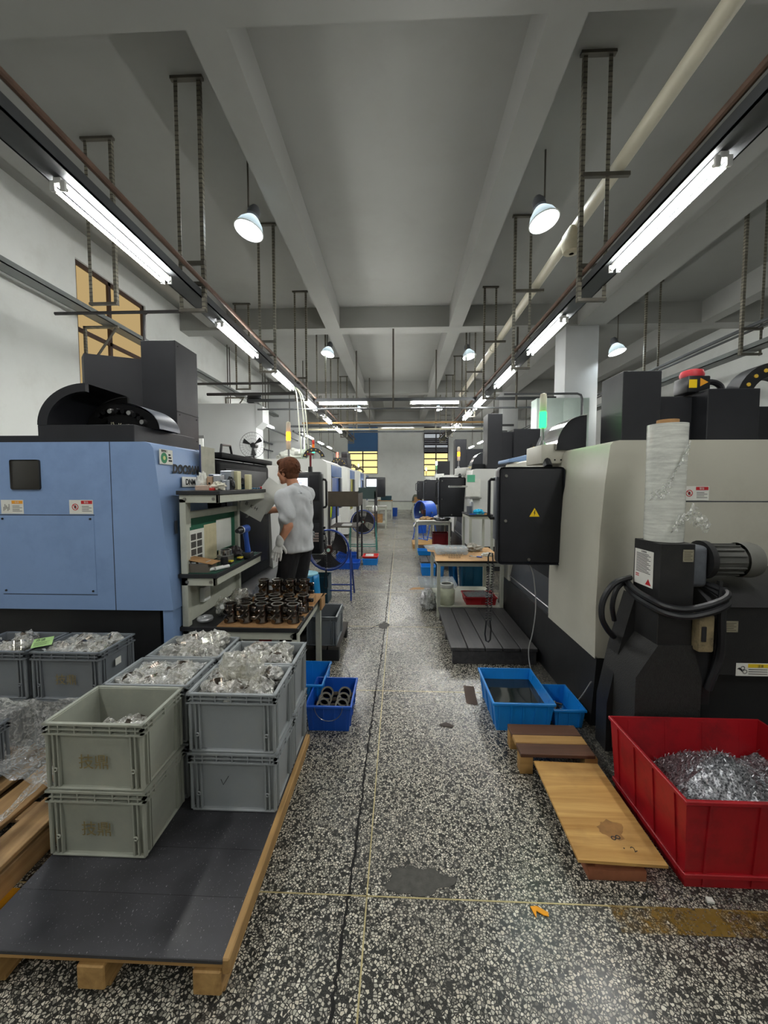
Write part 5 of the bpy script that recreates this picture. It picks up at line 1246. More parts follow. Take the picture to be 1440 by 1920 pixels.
# small blue crate with castings in front of the bench leg
m_bc = M('blue_crate', (20, 84, 186), .4, var=.08, vscale=5); m_bc2 = M('light_blue_crate', (22, 132, 214), .38, var=.07, vscale=5)
def tub(name, label, loc, w, d, h, m, rz=0.0, ribs=4, taper=.03, cat='crate'):
    t = thing(name, label, cat, loc, rz)
    open_box(w, d, h, .004, taper, taper).build('body', m, t, smooth=False)
    MB().box(-w / 2 - .008, w / 2 + .008, -d / 2 - .008, -d / 2 + .004, h - .018, h, .003, 1).build('rim_front', m, t)
    MB().box(-w / 2 - .008, w / 2 + .008, d / 2 - .004, d / 2 + .008, h - .018, h, .003, 1).build('rim_back', m, t)
    MB().box(-w / 2 - .008, -w / 2 + .004, -d / 2, d / 2, h - .018, h, .003, 1).build('rim_side', m, t)
    MB().box(w / 2 - .004, w / 2 + .008, -d / 2, d / 2, h - .018, h, .003, 1).build('rim_side', m, t)
    for i in range(ribs):
        x = -w / 2 + w * (i + .5) / ribs
        for s in (-1, 1):
            ys = s * (d / 2 - taper / 4)
            MB().box(x - .006, x + .006, ys - .006, ys + .006, .01, h - .015, rot=Matrix.Rotation(-s * taper / 2 / h, 3, 'X')).build('rib', m, t, smooth=False)
    nd = max(2, int(d / .12))
    for i in range(nd):
        y = -d / 2 + d * (i + .5) / nd
        for s in (-1, 1):
            xs = s * (w / 2 - taper / 4)
            MB().box(xs - .006, xs + .006, y - .006, y + .006, .01, h - .015, rot=Matrix.Rotation(s * taper / 2 / h, 3, 'Y')).build('rib', m, t, smooth=False)
    return t
tub('plastic_crate', 'dark blue crate of castings on the floor beside the pallet', (-.452, 2.6, 0), .29, .37, .175, m_bc)
for i in range(3):
    for j in range(2):
        c = dup(CG, (-.515 + j * .115, 2.59 + i * .075, .115), .3, label='dark casting in the small blue crate, %s row, %s' % (['front', 'middle', 'rear'][i], ['left', 'right'][j]), group='castings in the small blue crate')
        c.rotation_euler = (math.radians(50), .1 * j, .15)
        c.location.z = .05
t = thing('crate_handle', 'thin wire handle standing behind the small blue crate', 'wire', (-.45, 2.79, .17)); 
MB().tube([(-.09 + .09 * (1 - math.cos(PI * i / 12)), .0, .12 * math.sin(PI * i / 12)) for i in range(13)], .0022, 6).build('wire', m_steel, t)
MB().tube([(-.09 + .09 * (1 - math.cos(PI * i / 12)), -.385, -.0 - .09 * math.sin(PI * i / 12)) for i in range(13)], .0022, 6).build('wire', m_steel, t)
tub('plastic_crate', 'blue crate tucked between pallet crates and bench leg', (-.66, 2.83, 0), .24, .36, .19, m_bc2)
# ================================================================= PERSON at the left machine
m_skin = M('skin', (186, 130, 100), .55, var=.06, vscale=14, bump=.1, bscale=200)
m_hair = M('hair_brown', (92, 58, 40), .75, var=.35, vscale=30, spec=.15)
m_shirt = M('shirt_grey', (188, 190, 192), .9, var=.04, vscale=12, bump=.35, bscale=26)
m_trous = M('trousers_black', (22, 22, 26), .85, var=.12, bump=.3, bscale=22)
m_glove = M('glove_white', (214, 214, 210), .9, var=.06, bump=.5, bscale=160)
PB = Vector((-.98, 3.68, .12))
FW = Vector((-.90, .43, 0)).normalized(); LF = Vector((-FW.y, FW.x, 0))   # facing direction, left-hand side
def W_(f, l, z): return PB + FW * f + LF * l + Vector((0, 0, z))
def caps(mb, p0, p1, r0, r1, n=5):
    p0, p1 = Vector(p0), Vector(p1)
    mb.cyl(p0, p1, r0, r1, 14); mb.ball(p0, r0 * 1.0, 12, 8); mb.ball(p1, r1 * 1.0, 12, 8); return mb
def eball(mb, c, r, tilt=0.0):
    """ellipsoid with radii (forward, left, up) in the body frame, pitched by tilt"""
    m = Matrix((FW, LF, Vector((0, 0, 1)))).transposed().to_4x4()
    bmesh.ops.create_uvsphere(mb.bm, u_segments=20, v_segments=14, radius=1, matrix=Matrix.Translation(c) @ m @ Matrix.Rotation(tilt, 4, 'Y') @ Matrix.Diagonal((*r, 1)))
    return mb
person = thing('person', 'person in light grey T-shirt, black trousers and white gloves at the blue machine', 'person', PB)
# joints
HD = W_(.10, 0, 1.605); NK0 = W_(.0, 0, 1.40); NK1 = W_(.055, 0, 1.52)
SL, EL, WL = W_(-.0, .185, 1.375), Vector((-1.0, 3.485, 1.225)), Vector((-1.075, 3.45, 1.075))
SR, ER, WR = W_(-.0, -.185, 1.375), W_(.14, -.2, 1.245), Vector((-1.36, 3.80, 1.335))
HL, HR = W_(0, .09, .88), W_(0, -.09, .88); KL, KR = W_(.09, .09, .48), W_(.07, -.09, .48); AL, AR = W_(.07, .1, .08), W_(.05, -.1, .08)
body = MB()
eball(body, HD + Vector((0, 0, .02)) - FW * .012, (.092, .074, .1), .3)           # skull
eball(body, HD + FW * .035 - Vector((0, 0, .055)), (.06, .055, .062), .3)         # jaw
eball(body, HD + FW * .066 - Vector((0, 0, .105)), (.024, .028, .02), .2)         # chin
eball(body, HD + FW * .094 - Vector((0, 0, .03)), (.018, .012, .026), .45)        # nose
eball(body, HD + FW * .082 + Vector((0, 0, .012)), (.016, .05, .013), .2)         # brow
eball(body, HD + FW * .082 - Vector((0, 0, .068)), (.014, .024, .011), .2)        # lips
for s in (-1, 1):
    eball(body, HD + LF * s * .076 - FW * .012 - Vector((0, 0, .022)), (.02, .009, .032), .15)   # ears
    eball(body, HD + LF * s * .04 + FW * .06 - Vector((0, 0, .03)), (.03, .026, .03))            # cheeks
caps(body, NK0, NK1, .062, .054)
eball(body, W_(0, 0, 1.28), (.105, .165, .17)); eball(body, W_(.01, 0, 1.08), (.1, .14, .18)); eball(body, W_(0, 0, .92), (.105, .155, .12))
for a, b, c in ((SL, EL, WL), (SR, ER, WR)):
    caps(body, a, b, .052, .041); caps(body, b, c, .043, .029)
    d = (c - b).normalized(); caps(body, c, c + d * .025, .027, .022)
for h, k, a in ((HL, KL, AL), (HR, KR, AR)):
    caps(body, h, k, .085, .056); caps(body, k, a, .055, .04); caps(body, a - Vector((0, 0, .03)), a + FW * .14 - Vector((0, 0, .045)), .035, .03)
bo = remeshed('body', body, m_skin, person, .0075, 5)
def add_world(o): o.location = o.location - PB; return o
add_world(bo)
# eyes
for s in (-1, 1): add_world(MB().ball(HD + LF * s * .033 + FW * .081 - Vector((0, 0, .006)), .011, 10, 8).build('eye', M('eye_dark', (40, 30, 26), .2, var=0), person))
# T-shirt
sh = MB()
eball(sh, W_(-.005, 0, 1.30), (.13, .195, .16)); eball(sh, W_(.0, 0, 1.15), (.138, .185, .2)); eball(sh, W_(.0, 0, .98), (.14, .19, .15))
m4 = Matrix((FW, LF, Vector((0, 0, 1)))).transposed().to_4x4()
q = MB().lathe([(.0, .845), (.95, .845), (1.0, .86), (.97, 1.1), (.95, 1.3)], seg=28, sx=.142, sy=.192, close=False); q.xform(Matrix.Translation(PB) @ m4)
me_ = bpy.data.meshes.new('q'); q.bm.to_mesh(me_); sh.bm.from_mesh(me_); q.bm.free()
caps(sh, W_(-.01, .1, 1.40), SL, .075, .068); caps(sh, W_(-.01, -.1, 1.40), SR, .075, .068)
def upto(a, b, k): return a + (b - a) * k
caps(sh, SL, upto(SL, EL, .72), .07, .075); caps(sh, SR, upto(SR, ER, .75), .07, .07)
caps(sh, W_(-.01, 0, 1.38), W_(.015, 0, 1.435), .085, .068)
so = remeshed('t_shirt', sh, m_shirt, person, .009, 5); add_world(so)
for v in so.data.vertices:
    p = v.co; n = v.normal; qv = Vector((p.x * 7, p.y * 7, p.z * 3.2)); v.co = p + n * (.012 * mnoise.fractal(qv, .9, 2.0, 3) + .006 * math.sin(p.z * 30 + p.x * 16 + 4 * mnoise.noise(qv)))
# trousers
tr = MB()
eball(tr, W_(.01, 0, .9), (.112, .16, .13))
for h, k, a in ((HL, KL, AL), (HR, KR, AR)): caps(tr, h, k, .102, .082); caps(tr, k, a + Vector((0, 0, .0)), .082, .07)
to = remeshed('trousers', tr, m_trous, person, .01, 4); add_world(to)
for v in to.data.vertices:
    p = v.co; v.co = p + v.normal * .008 * mnoise.fractal(Vector((p.x * 9, p.y * 9, p.z * 6)), .9, 2, 3)
# shoes
for a in (AL, AR):
    s_ = MB(); caps(s_, a - FW * .05 - Vector((0, 0, .038)), a + FW * .16 - Vector((0, 0, .042)), .044, .036); add_world(remeshed('shoe', s_, m_blackp, person, .008, 3))
# gloves: palm, four fingers of different length, thumb
def glove(wrist, direction, side, palm_n, curl, name='glove'):
    d = Vector(direction).normalized(); n = Vector(palm_n).normalized(); sd = d.cross(n).normalized() * side; g = MB()
    w0 = Vector(wrist)
    caps(g, w0 - d * .035, w0 + d * .01, .038, .036)
    for k in (-1, -.33, .33, 1): caps(g, w0 + d * .015, w0 + d * .085 + sd * .03 * k, .022, .018)
    for k, ln in ((-1, .064), (-.33, .078), (.33, .084), (1, .072)):
        a = w0 + d * .085 + sd * .032 * k; spread = sd * .18 * k
        d1 = (d + spread + n * curl * .5).normalized(); b = a + d1 * ln * .5
        d2 = (d + spread * .6 + n * curl * 1.4).normalized(); c = b + d2 * ln * .32; d3 = (d + n * curl * 2.2).normalized()
        caps(g, a, b, .0115, .0105); caps(g, b, c, .0105, .0098); caps(g, c, c + d3 * ln * .22, .0098, .0085)
    a = w0 + d * .03 + sd * .034; dd = (d * .75 + sd * .75 + n * .35).normalized(); b = a + dd * .042; caps(g, a, b, .0145, .012); caps(g, b, b + (dd + d * .6 + n * .3).normalized() * .032, .012, .0098)
    o = remeshed(name, g, m_glove, person, .0038, 2, .4); add_world(o); return o
gl = glove(WL, (-.22, -.12, -1), 1, (-.25, .9, 0), .18)
gr_ = glove(WR, (-1, -.15, -.15), -1, (0, .2, -1), .5)
# hair: cap of hair plus tousled tufts
hc = MB(); eball(hc, HD + Vector((0, 0, .035)) - FW * .022, (.112, .096, .106), .25)
eball(hc, HD - FW * .05 - Vector((0, 0, .02)), (.06, .078, .075), .1)
eball(hc, HD + FW * .05 + Vector((0, 0, .085)), (.06, .075, .04), .25)
rnd = random.Random(5)
for i in range(330):
    th = rnd.uniform(0, 2 * PI); ph = rnd.uniform(-.25, 1.45)
    f, l, z = math.cos(th) * math.cos(ph), math.sin(th) * math.cos(ph), math.sin(ph)
    if f > .35 and z < .45: continue
    base = HD + Vector((0, 0, .033)) - FW * .02 + FW * f * .098 + LF * l * .083 + Vector((0, 0, z * .095))
    out = (FW * f + LF * l + Vector((0, 0, z))).normalized(); swirl = (Vector((0, 0, -.75)) + FW * .5 * math.cos(3 * th) + LF * .6 * math.sin(2 * th + z * 4)).normalized()
    tip = base + out * rnd.uniform(.01, .028) + swirl * rnd.uniform(.018, .04)
    hc.cyl(base - out * .01, tip, .0115, .003, 6)
ho_ = remeshed('hair', hc, m_hair, person, .0045, 1, .3); add_world(ho_)
# step the worker stands on
t = thing('step_platform', 'low dark platform under the worker', 'platform', (-1.07, 3.75, 0))
for i in range(3): MB().box(-.2 + i * .135, -.08 + i * .135, -.28, .55, .085, .12, .003, 1).build('slat', M('skid_wood', (62, 58, 54), .8, var=.2), t)
for y in (-.22, .48): MB().box(-.2, .19, y - .04, y + .04, 0, .085).build('runner', m_base, t)
# ================================================================= RIGHT FOREGROUND
m_rbin = M('bin_red', (164, 20, 30), .45, var=.12, vscale=4, dirt=(84, 16, 20), dscale=5, damt=.7, bump=.1, bscale=60)
rb = tub('waste_bin', 'large red plastic bin of metal chips in the right foreground', (1.49, 1.757, 0), .75, .545, .38, m_rbin, ribs=4, taper=.05, cat='bin')
for s, y in ((-1, -.254), (1, .254)): MB().box(-.362, .362, y - .008, y + .008, .045, .065, .003, 1).build('lower_band', m_rbin, rb)
for x in (-.356, .356): MB().box(x - .008, x + .008, -.256, .256, .045, .065, .003, 1).build('lower_band', m_rbin, rb)
def chips_mat():
    k = NT('metal_chips'); p = k.n('BsdfPrincipled'); k.l(p.outputs[0], k.out.inputs[0])
    nz = k.n('TexNoise', i_Vector=k.coords(120.0), i_Detail=3.0, i_Scale=1.0)
    k.l(k.ramp(nz.outputs[0], [(.35, lin((70, 72, 76))), (.65, lin((190, 192, 196)))]), p.inputs['Base Color'])
    p.inputs['Metallic'].default_value = .8; p.inputs['Roughness'].default_value = .35
    return k.m
m_chips = chips_mat()
def pile(cx, cy, w, d, zf, seed, n=2600, nm='metal_swarf', label='', r=None):
    mb = MB(); rnd = random.Random(seed)
    g = mb.grid(lambda u, v: (cx + w * (u - .5), cy + d * (v - .5), zf(u, v) + .012 * mnoise.noise(Vector((u * 22, v * 16, seed)))), 40, 30)
    for i in range(n):
        u, v = rnd.random(), rnd.random(); p = Vector((cx + w * (u - .5), cy + d * (v - .5), zf(u, v) + rnd.uniform(0, .012)))
        a = rnd.uniform(0, 2 * PI); l = rnd.uniform(.006, .022); e = Vector((math.cos(a) * l, math.sin(a) * l, rnd.uniform(-.3, .8) * l)); n_ = Vector((-math.sin(a), math.cos(a), .4)) * rnd.uniform(.0012, .003)
        q = [p, p + e * .5 + Vector((0, 0, l * .25)), p + e]
        vs_ = [mb.bm.verts.new(x + s * n_) for x in q for s in (0, 1)]
        mb.bm.faces.new((vs_[0], vs_[1], vs_[3], vs_[2])); mb.bm.faces.new((vs_[2], vs_[3], vs_[5], vs_[4]))
    o = mb.build(nm, m_chips, None, smooth=False); tag(o, label, 'metal chips', kind='stuff'); return o
pile(1.5, 1.757, .69, .49, lambda u, v: .13 + .17 * math.exp(-((u - .45) ** 2 / .06 + (v - .5) ** 2 / .12)) + .12 * u * (1 - .3 * v) + .02 * math.sin(9 * u + 4 * v), 3, 4200, label='heap of silver metal chips filling the red bin')
# loose chips and grit scattered on the floor round the bin
def scatter(n, seed, boxes, nm, label):
    mb = MB(); rnd = random.Random(seed)
    for i in range(n):
        x0, x1, y0, y1 = boxes[i % len(boxes)]; p = Vector((rnd.uniform(x0, x1), rnd.uniform(y0, y1), .002)); a = rnd.uniform(0, 2 * PI); l = rnd.uniform(.003, .009)
        d = Vector((math.cos(a), math.sin(a), .1)) * l; w = Vector((-math.sin(a), math.cos(a), 0)) * .0014
        vs_ = [mb.bm.verts.new(q) for q in (p - w, p + d - w, p + d + w, p + w)]; mb.bm.faces.new(vs_)
    return tag(mb.build(nm, m_chips, None, smooth=False), label, 'metal chips', kind='stuff')
scatter(700, 5, [(1.0, 1.3, 2.0, 2.5), (.95, 1.12, 1.4, 2.1), (1.0, 1.3, 1.3, 1.5)], 'scattered_chips', 'tiny metal chips scattered on the floor round the red bin')
# plywood board on blocks
m_ply = wood('plywood', (168, 122, 58), (214, 172, 104), 'X', dark=(110, 74, 36), dscale=3.5, damt=.5)
t = thing('plywood_board', 'plywood board with marker scribble beside the red bin', 'board', (.895, 1.78, .0))
MB().prism([(-.175, -.275), (.168, -.287), (.175, .275), (-.16, .285)], 'Z', .088, .1).build('panel', m_ply, t, smooth=False)
text('lettering', '∞', .05, m_ink, t, (.01, -.19, .1002), (0, 0, .25), .0003); text('lettering', '2', .035, m_ink, t, (.07, -.235, .1002), (0, 0, .4), .0003); text('lettering', '·', .05, m_ink, t, (.03, -.235, .1002), (0, 0, 0), .0003)
blob(.03, -.13, .05, .045, 3.3, z=.1003, n=26).build('oil_spot', M('oil_spot', (146, 106, 58), .7, var=.25, vscale=20), t)
m_brk = M('reddish_wood', (150, 92, 62), .8, var=.2, vscale=12)
t = thing('wooden_prop', 'reddish wooden blocks propping the near end of the plywood', 'block', (.9, 1.56, 0)); MB().box(-.13, .1, -.04, .05, 0, .045, .003).build('lower_block', m_brk, t); MB().box(-.1, .06, -.03, .05, .045, .088, .003).build('upper_block', m_brk, t)
t = thing('wooden_prop', 'wooden block propping the far end of the plywood', 'block', (.93, 1.98, 0)); MB().box(-.12, .1, -.03, .04, 0, .088, .003).build('lower_block', m_brk, t)
t = thing('small_pallet', 'small pallet of two brown and one pale board behind plywood', 'pallet', (.878, 2.225, 0))
m_dkw = wood('board_dark', (70, 44, 30), (104, 70, 50), 'X'); m_ltw = wood('board_light', (150, 112, 60), (190, 150, 92), 'X')
for i, (y0, y1, m) in enumerate(((-.135, -.045, m_dkw), (-.04, .03, m_ltw), (.035, .135, m_dkw))): MB().box(-.205, .2, y0, y1, .098, .12, .003, 1).build('board', m, t)
for x in (-.18, .17):
    for y in (-.1, .1): MB().box(x - .025, x + .045, y - .03, y + .03, 0, .098, .003).build('block', m_ltw, t)
# light blue crates
tub('plastic_crate', 'light blue crate of dark coolant on the floor by the machine', (.805, 2.69, 0), .385, .475, .2, m_bc2, ribs=5, taper=.05)
tag(MB().grid(lambda u, v: (.625 + .36 * u, 2.47 + .44 * v, .125 + .0006 * math.sin(9 * u + 7 * v)), 8, 8).build('coolant', M('coolant_dark', (14, 26, 26), .06, var=0, spec=.6)), 'dark green coolant standing in the light blue crate', 'liquid')
tub('plastic_crate', 'lower blue crate of scrap metal right of coolant crate', (1.12, 2.67, 0), .2, .32, .13, m_bc2, ribs=3, taper=.03)
for i in range(7):
    o = MB().cyl((0, 0, 0), (.05 + .01 * (i % 3), 0, .01), .011, .013, 8).build('steel_offcut', m_castl if i % 2 else m_cast)
    o.location = (1.08 + .016 * (i % 4), 2.60 + .02 * i, .05 + .012 * (i % 3)); o.rotation_euler = (0, .3 * (i % 3), i * .9)
    tag(o, 'short steel offcut lying in the lower blue crate', 'offcut', 'offcuts in the lower blue crate')
# scraps on the floor
def scrap(label, x, y, pts, m, th=.002, cat='scrap'):
    o = MB().prism(pts, 'Z', 0, th).build('floor_scrap', m, None, smooth=False); o.location = (x, y, .0016); return tag(o, label, cat)
scrap('dark leaf-shaped scrap of card on the bare floor', .32, 2.52, [(-.05, .0), (.0, .03), (.05, -.01), (.03, -.03), (-.04, -.015)], M('scrap_dark', (62, 54, 48), .8), cat='scrap')
scrap('brown card piece left of the coolant crate', .545, 2.9, [(-.05, -.12), (.03, -.14), (.05, .12), (-.03, .13)], M('scrap_brown', (80, 64, 54), .8))
scrap('bright orange fleck of paint on the floor', .53, 1.39, [(-.03, .018), (-.005, .02), (.03, .0), (.028, -.014), (.01, -.01), (-.012, .004), (-.02, -.02), (-.026, .0)], M('orange_fleck', (246, 166, 20), .6, var=.1), .003)
scrap('crumb of white paper before the red bin', 1.195, 1.455, [(-.014, -.008), (.012, -.01), (.014, .008), (-.008, .01)], m_paper, .008)
scrap('brown card lying before the black platform', .27, 5.9, [(-.12, -.06), (.1, -.03), (.14, .1), (-.05, .06)], m_card)
# slatted black platform
m_plat = wood('platform_black', (44, 44, 46), (70, 68, 68), 'Y', dark=(28, 26, 26), damt=.5)
t = thing('duck_board', 'black slatted standing platform before the right machine', 'platform', (.85, 3.98, 0))
for i in range(5):
    x0 = -.385 + i * .154; MB().box(x0, x0 + .146, -.575, .575, .12, .15, .003, 1).build('slat', m_plat, t)
MB().box(-.37, .37, -.565, -.52, 0, .12, .003, 1).build('front_bearer', m_plat, t); MB().box(-.37, .37, -.03, .03, 0, .12, .003, 1).build('middle_bearer', m_plat, t); MB().box(-.37, .37, .52, .565, 0, .12, .003, 1).build('rear_bearer', m_plat, t)
# cables
def cord(name, label, pts, r, m=m_blackp, cat='cable'): return tag(MB().tube(cr_(pts), r, 8).build(name, m), label, cat)
cord('grey_cable', 'thin grey cable hanging from the operator box to the floor', [(1.06, 3.2, .96), (1.1, 3.19, .85), (1.12, 3.18, .6), (1.09, 3.15, .4), (1.05, 3.12, .25), (1.06, 3.05, .1), (1.14, 2.98, .012), (1.22, 2.88, .01), (1.25, 2.72, .06), (1.27, 2.55, .3)], .0045, M('cable_grey', (150, 150, 148), .5, var=0))
def coil(p0, p1, R, turns, n=9):
    p0, p1 = Vector(p0), Vector(p1); d = (p1 - p0).normalized(); a = d.orthogonal().normalized(); b = d.cross(a); k = turns * n
    return [p0 + (p1 - p0) * i / k + (a * math.cos(2 * PI * i / n) + b * math.sin(2 * PI * i / n)) * R for i in range(k + 1)]
t = thing('coiled_cord', 'black coiled cord hanging beside the operator box over the platform', 'cord', (.78, 3.35, .3))
MB().tube(coil((-.01, 0, .62), (-.02, 0, .12), .012, 22), .004, 5).build('coil', m_blackp, t); MB().tube(coil((.03, 0, .62), (.01, 0, .12), .012, 22), .004, 5).build('coil', m_blackp, t)
MB().tube([(-.02, 0, .12), (-.03, 0, .0), (-.02, 0, -.06), (.0, 0, -.07), (.015, 0, -.05), (.02, 0, .04), (.01, 0, .12)], .007, 6).build('loop', m_blackp, t)
MB().tube([(-.01, 0, .62), (-.012, 0, .68), (.0, 0, .71), (.025, 0, .71), (.03, 0, .62)], .006, 6).build('hanging_loop', m_blackp, t)
# right bench with cardboard top
def bench(label, x0, x1, y0, y1, z, mt, low=None, leg=.04, name='work_table'):
    t = thing(name, label, 'table')
    MB().box(x0, x1, y0, y1, z - .025, z, .003, 1).build('tabletop', mt, t)
    for x in (x0 + .01, x1 - .01 - leg):
        for y in (y0 + .01, y1 - .01 - leg): MB().box(x, x + leg, y, y + leg, 0, z - .025, .002, 1).build('leg', m_bframe, t)
    MB().box(x0 + .02, x1 - .02, y0 + .015, y0 + .035, z - .07, z - .025).build('apron_rail', m_bframe, t, smooth=False)
    MB().box(x0 + .015, x0 + .035, y0 + .02, y1 - .02, z - .07, z - .025).build('apron_rail', m_bframe, t, smooth=False)
    if low: MB().box(x0 + .02, x1 - .02, y0 + .03, y1 - .03, low - .015, low).build('lower_shelf', m_bframe, t, smooth=False)
    return rebase(t, ((x0 + x1) / 2, (y0 + y1) / 2, 0))
bench('cream work table with brown card top beside the black platform', .45, 1.26, 4.62, 5.62, .69, m_btop, .13)
tag(MB().prism([(.43, 4.58), (1.27, 4.6), (1.28, 5.6), (.48, 5.62), (.4, 5.68), (.39, 5.25), (.47, 5.2), (.46, 4.95)], 'Z', .6905, .696).build('card_cover', M('card_light', (186, 146, 98), .8, var=.1, vscale=8, dirt=(120, 84, 50), dscale=6, damt=.5)), 'worn tan card covering the right work table', 'cardboard')
m_clr = M('clear_tray', (214, 222, 226), .12, var=0, alpha=.3)
def blister(label, x, y, z, w, d, h, nx, ny, rz=0.0):
    t = thing('blister_tray', label, 'tray', (x, y, z), rz)
    open_box(w, d, h, .003, .04, .04).build('shell', m_clr, t, smooth=False)
    for i in range(nx):
        for j in range(ny): MB().lathe([(.9, 0), (1, .1), (1, .9), (.85, 1)], seg=10).xform(Matrix.Translation((-w / 2 + w * (i + .5) / nx, -d / 2 + d * (j + .5) / ny, .004)) @ Matrix.Diagonal((w / nx * .36, d / ny * .36, h * .75, 1))).build('cup', m_clr, t)
    return t
for i in range(2): blister(['lower clear blister tray on the right table', 'upper clear blister tray on the right table'][i], .68, 5.1, .697 + .045 * i, .42, .3, .04, 6, 4)
blister('clear blister tray leaning at the far left of right table', .5, 5.42, .697, .24, .2, .05, 4, 3, .5)
for i in range(14):
    c = MB().lathe([(.009, 0), (.013, 0), (.013, .028), (.009, .028), (.009, 0)], seg=10).build('steel_bushing', m_chrome)
    c.location = (.56 + .03 * (i % 9) if i < 9 else .62 + .032 * (i - 9), 4.9 if i < 9 else 4.77, .697); tag(c, ['small steel bushing in the long row before clear trays', 'small steel bushing in the short front row on table'][i >= 9], 'bushing', ['bushings, long row', 'bushings, short row'][i >= 9])
t = thing('caliper', 'blue and white digital caliper lying on the right table', 'caliper', (.97, 4.83, .697), -.6)
MB().box(-.1, .08, -.008, .008, 0, .006, .001).build('beam', m_white, t); MB().box(.0, .06, -.018, .018, .003, .014, .002).build('slider', M('caliper_blue', (40, 84, 176), .5), t); MB().box(-.1, -.085, -.012, .05, 0, .006).build('jaw', m_steel, t)
lump('rag', 'greyish rag heap at rear right of the right table', 'rag', (1.0, 5.3, .72), (.12, .1, .06), 51, M('rag_grey', (156, 152, 142), .9, var=.2), .5)
lump('rag', 'small whitish rag beside the caliper', 'rag', (1.12, 4.92, .71), (.07, .05, .03), 52, m_paper, .4)
# under the right table
t = thing('plastic_jar', 'cloudy white plastic jar under the right table', 'jar', (.585, 4.76, .1305)); MB().lathe([(.0, 0), (.095, 0), (.105, .02), (.105, .17), (.085, .2), (.08, .205)], seg=24).build('body', M('jar_cloudy', (196, 200, 176), .4, var=.2, vscale=14), t); MB().lathe([(.085, .205), (.088, .21), (.088, .25), (.08, .255), (.07, .25), (.06, .25)], seg=24).build('lid_ring', m_white, t)
def stool(label, loc, m, mt, rz=0.0, s=1.0):
    t = thing('plastic_stool', label, 'stool', loc, rz)
    MB().lathe([(.0, .47 * s), (.12 * s, .47 * s), (.132 * s, .462 * s), (.132 * s, .44 * s)], seg=24).build('seat', mt, t)
    for i in range(4):
        a = PI / 4 + i * PI / 2; c, sn = math.cos(a), math.sin(a)
        def lg(u, v, c=c, sn=sn):
            rr = (.125 + .05 * v) * s; w = (.058 - .012 * v) * s; x = w * (u - .5) * 2; k = -.012 * s * math.cos((u - .5) * PI) 
            return (c * (rr - k) - sn * x, sn * (rr - k) + c * x, (.45 * (1 - v)) * s)
        o = MB().grid(lg, 6, 6).build('leg', m, t); md = o.modifiers.new('thick', 'SOLIDIFY'); md.thickness = .008
    MB().lathe([(.13 * s, .45 * s), (.138 * s, .42 * s), (.142 * s, .36 * s), (.134 * s, .36 * s), (.126 * s, .44 * s)], seg=24).build('skirt', m, t)
    return t
m_stb = M('stool_blue', (24, 134, 196), .35, var=.05); m_stt = M('stool_top', (150, 206, 222), .5, var=.12, vscale=20)
stool('blue plastic stool with pale worn top beside the worker', (-1.165, 4.9, 0), m_stb, m_stt, .3)
stool('blue plastic stool standing behind the right table', (.74, 6.05, 0), M('stool_blue2', (18, 106, 170), .4, var=.06), M('stool_blue2', (18, 106, 170), .4, var=.06), .1, 1.05)
tub('tall_bin', 'teal blue tall bin behind the right table', (1.12, 5.95, 0), .36, .34, .5, M('bin_teal', (12, 92, 130), .4, var=.08), ribs=3, cat='bin')
tub('plastic_crate', 'red crate of blister trays on the floor shelf of right table', (1.0, 4.85, .1305), .38, .3, .1, m_rbin, ribs=3)
blister('clear blister tray lying in the red crate', .98, 4.85, .2, .3, .22, .04, 6, 4, .3)
blister('large clear tray leaning on the floor left of right table', .52, 5.3, .24, .5, .5, .04, 5, 5)
lump('plastic_bag', 'grey translucent bag on floor at left foot of right table', 'plastic bag', (.38, 4.98, .1), (.09, .12, .13), 61, film('bag_grey', (.7, .72, .72, 1), .3), .4)
tub('plastic_crate', 'blue open crate on floor beyond the right table', (.52, 6.9, 0), .25, .3, .16, m_bc2)
# tool table beyond the operator box
bench('small tool table with steel frame by second right machine', 1.1, 1.5, 6.15, 6.85, 1.12, m_btop, None, name='tool_table')
t = thing('spray_can', 'grey spray can on the small tool table', 'can', (1.2, 6.5, 1.1205)); MB().lathe([(.0, 0), (.033, 0), (.033, .17), (.022, .19)], seg=16).build('body', M('can_grey', (150, 152, 158), .3, metal=.5), t); MB().lathe([(.022, .19), (.02, .2), (.018, .23), (.0, .232)], seg=14).build('cap', m_white, t)
t = thing('steel_tin', 'dark grey tin beside the spray can', 'tin', (1.15, 6.4, 1.1205)); MB().lathe([(.0, 0), (.045, 0), (.045, .12), (.04, .12), (.04, .01)], seg=16).build('body', m_gsheet, t)
lump('cloth', 'bright blue cloth on the small tool table', 'cloth', (1.28, 6.3, 1.15), (.08, .07, .05), 71, M('cloth_cyan', (30, 168, 210), .8), .4)
for i in range(3): 
    t = thing('marker_pen', ['blue marker pen left of the cloth', 'green tray pen on tool table', 'orange tape on the tool table'][i], 'pen', (1.17 + .1 * i, 6.2, 1.1205), .5 * i); MB().box(-.05, .05, -.008, .008, 0, .014, .002).build('barrel', [m_bc, M('pen_green', (70, 130, 110), .5), M('pen_orange', (214, 140, 40), .5)][i], t); MB().box(.05, .065, -.006, .006, .001, .012).build('tip', m_ink, t)
t = thing('job_sheet', 'white job sheets in a green clip on second right machine', 'paper', (1.27, 6.9, 1.5)); MB().box(-.06, .2, .2, .203, -.12, .2).build('sheet', m_paper, t, smooth=False); MB().box(-.04, .1, .195, .2, .14, .27).build('green_clip', M('clip_green', (90, 178, 140), .6), t, smooth=False); MB().box(-.08, .22, .19, .26, -.16, -.14).build('ledge', m_steel, t)
into(cr2, MB().cyl((.86, 6.75, 1.56), (1.32, 7.2, 1.56), .018, seg=10), 'chrome_arm', m_chrome)
